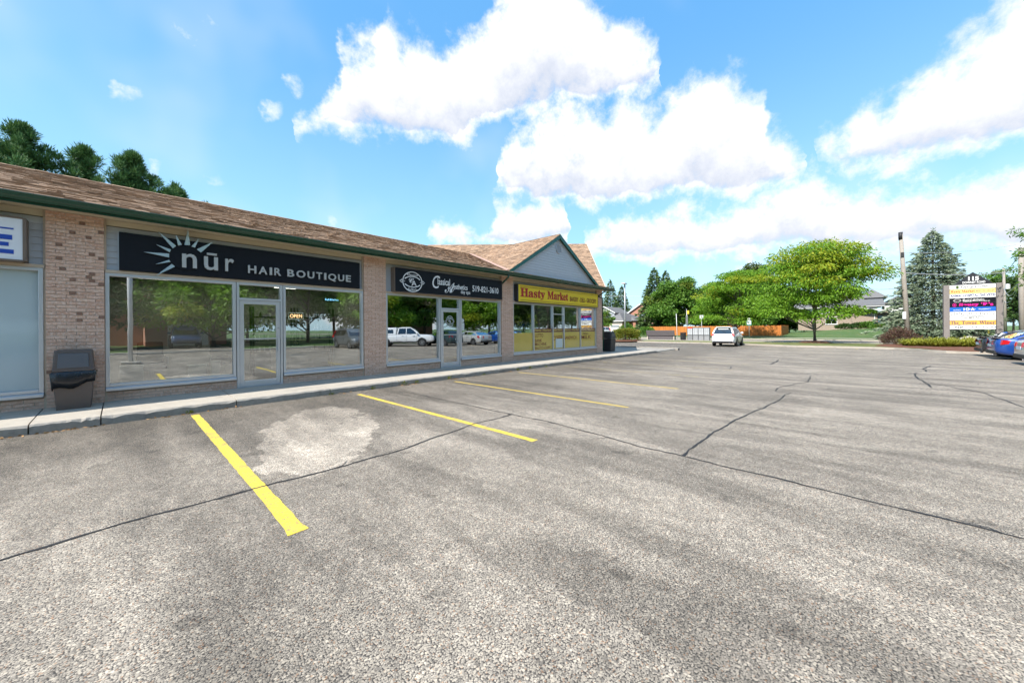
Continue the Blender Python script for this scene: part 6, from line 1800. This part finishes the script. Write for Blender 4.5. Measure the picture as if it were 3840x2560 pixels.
# ------------------------------------------------------------------ vehicles
SPEC = {
 'suv':    dict(L=4.55, W=1.82, zb=.26, top=[(-2.27, .86), (-2.2, 1.0), (-1.2, 1.04), (.9, 1.04), (1.25, 1.03), (2.0, .93), (2.22, .80), (2.27, .68)], cab=(-2.16, -1.82, -1.0, .25, 1.22), zr=1.66, hwr=.60, wb=(-1.22, 1.40), wr=.345),
 'sedan':  dict(L=4.62, W=1.80, zb=.20, top=[(-2.31, .78), (-2.25, .98), (-1.7, 1.01), (-1.0, .97), (.9, .95), (1.2, .93), (2.0, .80), (2.25, .68), (2.31, .55)], cab=(-1.95, -1.0, -.5, .25, 1.25), zr=1.42, hwr=.56, wb=(-1.32, 1.38), wr=.325),
 'hatch':  dict(L=4.15, W=1.78, zb=.20, top=[(-2.07, .80), (-2.0, .96), (-1.0, .98), (.8, .96), (1.1, .94), (1.8, .82), (2.02, .68), (2.07, .55)], cab=(-2.0, -1.45, -.7, .2, 1.15), zr=1.46, hwr=.57, wb=(-1.25, 1.30), wr=.32),
 'van':    dict(L=5.0, W=1.95, zb=.22, top=[(-2.5, .92), (-2.45, 1.08), (-1.0, 1.10), (.8, 1.08), (1.3, 1.06), (2.1, .92), (2.42, .75), (2.5, .6)], cab=(-2.44, -2.2, -1.0, .45, 1.65), zr=1.74, hwr=.66, wb=(-1.5, 1.55), wr=.34),
 'pickup': dict(L=5.4, W=1.88, zb=.36, top=[(-2.7, .92), (-2.66, 1.08), (-.9, 1.10), (-.6, 1.12), (1.1, 1.12), (1.35, 1.12), (2.4, 1.06), (2.62, .95), (2.7, .8)], cab=(-.75, -.62, -.3, .55, 1.4), zr=1.80, hwr=.64, wb=(-1.72, 1.55), wr=.38),
}
def car(label, cat, kind, x, y, z, rz, paint, name='parked_car', group=None, spoiler=False, trim='trim_black', cap=False):
    S = SPEC[kind]; L, W = S['L'], S['W']; hw = W / 2; zb = S['zb']
    o = empty(name, (x, y, z), rz, label, cat, group)
    top = S['top']
    xs = sorted(set([round(-L / 2 + k * L / 22, 3) for k in range(23)] + [p[0] for p in top]))
    def zt(q):
        for (a, za), (b_, zb_) in zip(top[:-1], top[1:]):
            if a <= q <= b_: return za + (zb_ - za) * (q - a) / (b_ - a)
        return top[-1][1]
    rings = []
    for q in xs:
        e = abs(q) / (L / 2); nar = 1 - .10 * max(0, (e - .72) / .28) ** 2 - .05 * max(0, (e - .94) / .06)
        lo = zb + .14 * max(0, (e - .8) / .2) ** 2
        w_ = hw * nar; t_ = zt(q); m_ = lo + (t_ - lo) * .5
        half = [(w_ * .55, lo), (w_ * .90, lo + .01), (w_ * .985, lo + .10), (w_, m_ - .05), (w_ * .995, m_ + .12 * (t_ - lo)), (w_ * .96, t_ - .05), (w_ * .90, t_ - .005), (w_ * .5, t_ + .025)]
        ring = [(q, yy, zz) for yy, zz in half] + [(q, -yy, zz) for yy, zz in half[::-1]]
        rings.append(ring)
    body = MB().loft(rings).build('body', paint, o, smooth=True, sub=1)
    # cabin shell
    r0, r1, rm, f1, f0 = S['cab']; zr, hr = S['zr'], S['hwr']; zc = zt(0) - .02; hb = hw * .93
    def yw(zz): return hb + (hr - hb) * ((zz - zc) / (zr - zc)) ** 1.3
    prof = [(r0, zc), (r0 + (r1 - r0) * .55, zc + (zr - zc) * .6), (r1, zr - .06), (rm, zr), (f1 - .25, zr - .005), (f1, zr - .05), (f0 - (f0 - f1) * .45, zc + (zr - zc) * .52), (f0, zc)]
    rr = []
    for xx, zz in prof:
        rr.append([(xx, yw(zz), zz), (xx, yw(zz) * .55, zz + .02 * (zz > zc + .3)), (xx, -yw(zz) * .55, zz + .02 * (zz > zc + .3)), (xx, -yw(zz), zz)])
    cb = MB()
    cb.loft(rr, closed=False, caps=False)
    cb.face([p[0] for p in rr]); cb.face([p[3] for p in rr][::-1])
    cabin = cb.build('cabin', paint, o, smooth=False, bevel=.035)
    # glass
    def side_glass(poly, s_):
        return MB().face([(a, s_ * (yw(b_) + .012), b_) for a, b_ in poly]).face([(a, s_ * (yw(b_) - .004), b_) for a, b_ in poly][::-1])
    zlo, zhi = zc + .07, zr - .11
    def xr(zz): return r0 + (r1 - r0) * (zz - zc) / (zr - .06 - zc)
    def xf(zz): return f0 + (f1 - f0) * (zz - zc) / (zr - .05 - zc)
    mid = (r1 + f1) / 2 + .15
    cuts = [(xr, lambda q: mid - .04), (lambda q: mid + .04, xf)]
    if kind in ('suv', 'van', 'hatch'):
        q1 = r1 + .42 if kind != 'van' else r1 + .9
        cuts = [(xr, lambda q: q1 - .04), (lambda q: q1 + .04, lambda q: mid - .04), (lambda q: mid + .04, xf)]
    for s_ in (1, -1):
        for ci, (fa, fb) in enumerate(cuts):
            ins = .10
            pa0, pa1 = fa(zlo) + (ins if ci == 0 else 0), fa(zhi) + (ins if ci == 0 else 0)
            pb0, pb1 = fb(zlo) - (.16 if ci == len(cuts) - 1 else 0), fb(zhi) - (.10 if ci == len(cuts) - 1 else 0)
            side_glass([(pa0, zlo), (pb0, zlo), (pb1, zhi), (pa1, zhi)], s_).build('side_window', 'car_glass', o)
    def end_glass(pa, pb, sgn, inset):
        """glass on the sloping front or rear of the cabin"""
        (xa, za), (xb, zb_) = pa, pb; n_ = Vector((zb_ - za, 0, xa - xb)).normalized() * (.014)
        if n_.x * sgn < 0: n_ = -n_
        P = [(xa, yw(za) - inset, za), (xb, yw(zb_) - inset, zb_), (xb, -yw(zb_) + inset, zb_), (xa, -yw(za) + inset, za)]
        return MB().face([tuple(Vector(p) + n_) for p in P]).face([tuple(Vector(p) - n_ * .3) for p in P][::-1])
    w_ = MB()
    z1_, z2_ = zc + .05, zc + (zr - zc) * .52
    fm = f0 - (f0 - f1) * .45
    end_glass((f0 + (fm - f0) * .1, zc + (z2_ - zc) * .1), (fm, z2_), 1, .09).build('windshield', 'car_glass', o)
    end_glass((fm, z2_), (f1 + .03, zr - .085), 1, .09).build('windshield', 'car_glass', o)
    rmid = r0 + (r1 - r0) * .55; zm = zc + (zr - zc) * .6
    if not cap:
        end_glass((r0 + (rmid - r0) * .15, zc + (zm - zc) * .15), (rmid, zm), -1, .11).build('rear_window', 'car_glass', o)
        end_glass((rmid, zm), (r1 - (r1 - rmid) * .12, zr - .09), -1, .11).build('rear_window', 'car_glass', o)
    # wheels
    for wx in S['wb']:
        for s_ in (1, -1):
            R0 = S['wr']
            MB().lathe([(R0 + .055, 0), (R0 + .055, s_ * .02), (0.02, s_ * .02)], (wx, s_ * (hw - .012), R0 + .02), 24, axis='y').build('wheel_arch', 'trim_black', o)
            wh = MB().lathe([(R0 * .62, -s_ * .10), (R0 * .95, -s_ * .10), (R0, -s_ * .07), (R0, s_ * .07), (R0 * .95, s_ * .10), (R0 * .64, s_ * .10), (R0 * .62, s_ * .06)], (wx, s_ * (hw - .075), R0), 26, axis='y').build('wheel', 'rubber', o, smooth=True)
            yo = s_ * (hw - .075 + .075)
            MB().lathe([(R0 * .63, 0), (R0 * .60, s_ * .02), (R0 * .52, -s_ * .02), (0, -s_ * .02)], (wx, s_ * (hw - .01), R0), 22, axis='y').build('rim', 'trim_black', wh)
            sp = MB()
            for k in range(6):
                t = 2 * PI * k / 6; c_, n_ = math.cos(t), math.sin(t)
                def Q(a, b_, d): return (wx + a * c_ - b_ * n_, s_ * (hw + d), R0 + a * n_ + b_ * c_)
                sp.hexa([Q(.03, -.035, -.03), Q(R0 * .6, -.025, -.03), Q(R0 * .6, .025, -.03), Q(.03, .035, -.03), Q(.03, -.035, .008), Q(R0 * .6, -.025, .012), Q(R0 * .6, .025, .012), Q(.03, .035, .008)])
            sp.lathe([(R0 * .64, .004 * s_), (R0 * .64, .016 * s_), (R0 * .57, .016 * s_), (R0 * .57, -.01 * s_)], (wx, s_ * hw, R0), 22, axis='y')
            sp.lathe([(.07, 0), (.07, .016 * s_), (0, .02 * s_)], (wx, s_ * hw, R0), 12, axis='y')
            sp.build('spokes', 'rim', wh)
    # lamps, plate, mirrors, handles, sills
    xe = -L / 2
    for s_ in (1, -1):
        if kind in ('suv', 'van', 'hatch'):
            if kind == 'hatch':
                MB().hexa([(xe + .0, s_ * .5, .78), (xe + .2, s_ * hw * .985, .78), (xe + .3, s_ * hw * .8, .78), (xe + .1, s_ * .5, .78), (xe + .03, s_ * .55, .98), (xe + .22, s_ * hw * .96, .98), (xe + .3, s_ * hw * .8, .98), (xe + .1, s_ * .55, .98)]).build('taillight', 'red_lamp', o)
            else:
                # tall lamps running up the rear pillars
                lo_, hi_ = zc - .10, zr - .16
                def P_(zz, dx, dy): return (xr(max(zz, zc)) + dx - .01, s_ * (min(yw(max(zz, zc)), hw * .93) + dy), zz)
                MB().hexa([P_(lo_, -.05, -.16), P_(lo_, -.05, .035), P_(lo_, .24, .035), P_(lo_, .24, -.16), P_(hi_, -.02, -.10), P_(hi_, -.02, .02), P_(hi_, .12, .02), P_(hi_, .12, -.10)]).build('taillight', 'red_lamp', o, bevel=.012)
        else:
            zt0 = zt(xe + .08)
            MB().hexa([(xe - .03, s_ * hw * .42, zt0 - .26), (xe + .17, s_ * hw * 1.0, zt0 - .26), (xe + .50, s_ * hw * .95, zt0 - .22), (xe + .1, s_ * hw * .5, zt0 - .2), (xe + .0, s_ * hw * .42, zt0 - .07), (xe + .22, s_ * hw * .985, zt0 - .04), (xe + .58, s_ * hw * .93, zt0 - .08), (xe + .1, s_ * hw * .5, zt0 - .07)]).build('taillight', 'red_lamp', o)
        zf = zt(L / 2 - .15)
        MB().hexa([(L / 2 - .05, s_ * hw * .55, zf - .16), (L / 2 - .26, s_ * hw * .985, zf - .12), (L / 2 - .45, s_ * hw * .9, zf - .12), (L / 2 - .25, s_ * hw * .5, zf - .12), (L / 2 - .12, s_ * hw * .55, zf - .02), (L / 2 - .42, s_ * hw * .965, zf + .02), (L / 2 - .5, s_ * hw * .9, zf + .02), (L / 2 - .25, s_ * hw * .5, zf - .02)]).build('headlight', 'clear_lamp', o)
        mx = xf(zlo) - .22
        MB().box(mx - .06, mx + .10, s_ * (hw * .95) if s_ > 0 else -hw * .95 - .2, s_ * (hw * .95) + .2 if s_ > 0 else -hw * .95, zc + .06, zc + .2).build('mirror', paint, o, bevel=.03)
        for hx in (mid - .28, mid + .72):
            MB().box(hx - .09, hx + .09, min(s_ * (hw - .01), s_ * (hw + .018)), max(s_ * (hw - .01), s_ * (hw + .018)), zc - .16, zc - .125).build('door_handle', 'trim_black', o)
        sm = MB()
        for hx in (mid + .0, mid + .95, mid - .85):
            sm.box(hx - .006, hx + .006, min(s_ * (hw - .02), s_ * (hw + .0035)), max(s_ * (hw - .02), s_ * (hw + .0035)), zb + .16, zc - .07)
        sm.build('door_seam', 'trim_black', o)
        MB().box(S['wb'][0] + .45, S['wb'][1] - .45, min(s_ * (hw - .06), s_ * (hw + .004)), max(s_ * (hw - .06), s_ * (hw + .004)), zb - .01, zb + .10).build('sill_trim', trim, o, bevel=.02)
    MB().box(xe - .012, xe + .10, -hw * .80, hw * .80, zb + .06, zb + .24).build('rear_bumper_trim', trim, o, bevel=.04)
    MB().box(L / 2 - .12, L / 2 + .012, -hw * .62, hw * .62, zb + .10, zb + .30).build('grille', trim, o, bevel=.04)
    MB().box(xe - .018, xe + .02, -.26, .26, zt(xe + .05) - .33, zt(xe + .05) - .20).build('plate', 'plate', o)
    MB().tube([(xe + .1, -hw * .55, zb + .03), (xe - .02, -hw * .55, zb + .03)], .035, 8).build('exhaust', 'grey_metal', o)
    if spoiler:
        MB().hexa([(xe - .02, -hw * .8, zt(xe + .1) + .05), (xe + .22, -hw * .8, zt(xe + .1) + .04), (xe + .22, hw * .8, zt(xe + .1) + .04), (xe - .02, hw * .8, zt(xe + .1) + .05), (xe - .05, -hw * .8, zt(xe + .1) + .10), (xe + .2, -hw * .8, zt(xe + .1) + .07), (xe + .2, hw * .8, zt(xe + .1) + .07), (xe - .05, hw * .8, zt(xe + .1) + .10)]).build('spoiler', 'trim_black', o, bevel=.015)
    if kind == 'suv':
        MB().box(r1 - .2, r1 + .2, -hr * .9, hr * .9, zr - .01, zr + .035).build('spoiler', paint, o, bevel=.02)
        for s_ in (1, -1): MB().tube([(rm, s_ * hr * .95, zr + .05), (f1 - .2, s_ * hr * .95, zr + .05)], .02, 6).build('roof_rail', 'trim_black', o)
        MB().tube([(xe + .25, .1, zc + .35), (xe + .12, -.2, zc + .22)], .012, 5).build('wiper', 'trim_black', o)
    if cap:
        cp = MB().hexa([(-2.62, -hw * .92, 1.09), (-.80, -hw * .92, 1.09), (-.80, hw * .92, 1.09), (-2.62, hw * .92, 1.09), (-2.45, -.68, 1.72), (-.78, -.68, 1.78), (-.78, .68, 1.78), (-2.45, .68, 1.72)]).build('canopy', paint, o, bevel=.05)
        for s_ in (1, -1):
            def cy(zz): return s_ * (hw * .92 + (.68 - hw * .92) * (zz - 1.09) / .66 + .012)
            MB().face([(-2.35, cy(1.24), 1.24), (-1.05, cy(1.24), 1.24), (-1.05, cy(1.58), 1.58), (-2.25, cy(1.58), 1.58)]).build('canopy_window', 'car_glass', cp)
    return o
sx, sy = 35.9, 7.5
car('white crossover parked at the far kerb, seen from behind', 'car', 'suv', 37.0, 7.75, gz(37), R(2), 'paint_white', group='cars parked in the lot')
car('black sedan parked furthest from the camera on the right, behind the blue one', 'car', 'sedan', 31.25, -7.55, gz(31), R(-90), 'paint_black', group='cars parked in the lot', spoiler=True)
car('bright blue sedan cut by the right picture edge', 'car', 'sedan', 28.75, -7.5, gz(28.7), R(-90), 'paint_blue', group='cars parked in the lot', spoiler=True)
car('silver car barely entering the picture at the right edge', 'car', 'sedan', 24.75, -7.5, gz(24.7), R(-90), 'paint_silver', group='cars parked in the lot')
vx, vy = at(2246, 1250, 84).xy
car('silver minivan in the driveway of the garage house', 'minivan', 'van', vx, vy, ZF + .17, math.atan2(-RGT.y, -RGT.x), 'paint_silver', name='minivan')
car('white pickup with canopy across the lot, mirrored in the spa window', 'pickup', 'pickup', 18.4, -9.6, gz(18), R(38), 'paint_white', name='pickup_truck', cap=True)
car('dark teal hatchback across the lot, mirrored in the spa door', 'car', 'hatch', 21.6, -8.0, gz(21), R(-90), 'paint_teal')
car('grey crossover across the lot, mirrored in the right spa window', 'car', 'suv', 13.6, -10.2, gz(13), R(90), 'paint_grey')
car('navy pickup in the driveway mirrored in the salon window', 'pickup', 'pickup', 3.6, -19.5, .13, R(92), 'paint_navy', name='pickup_truck')

bpy.data.scenes.remove(TXT)
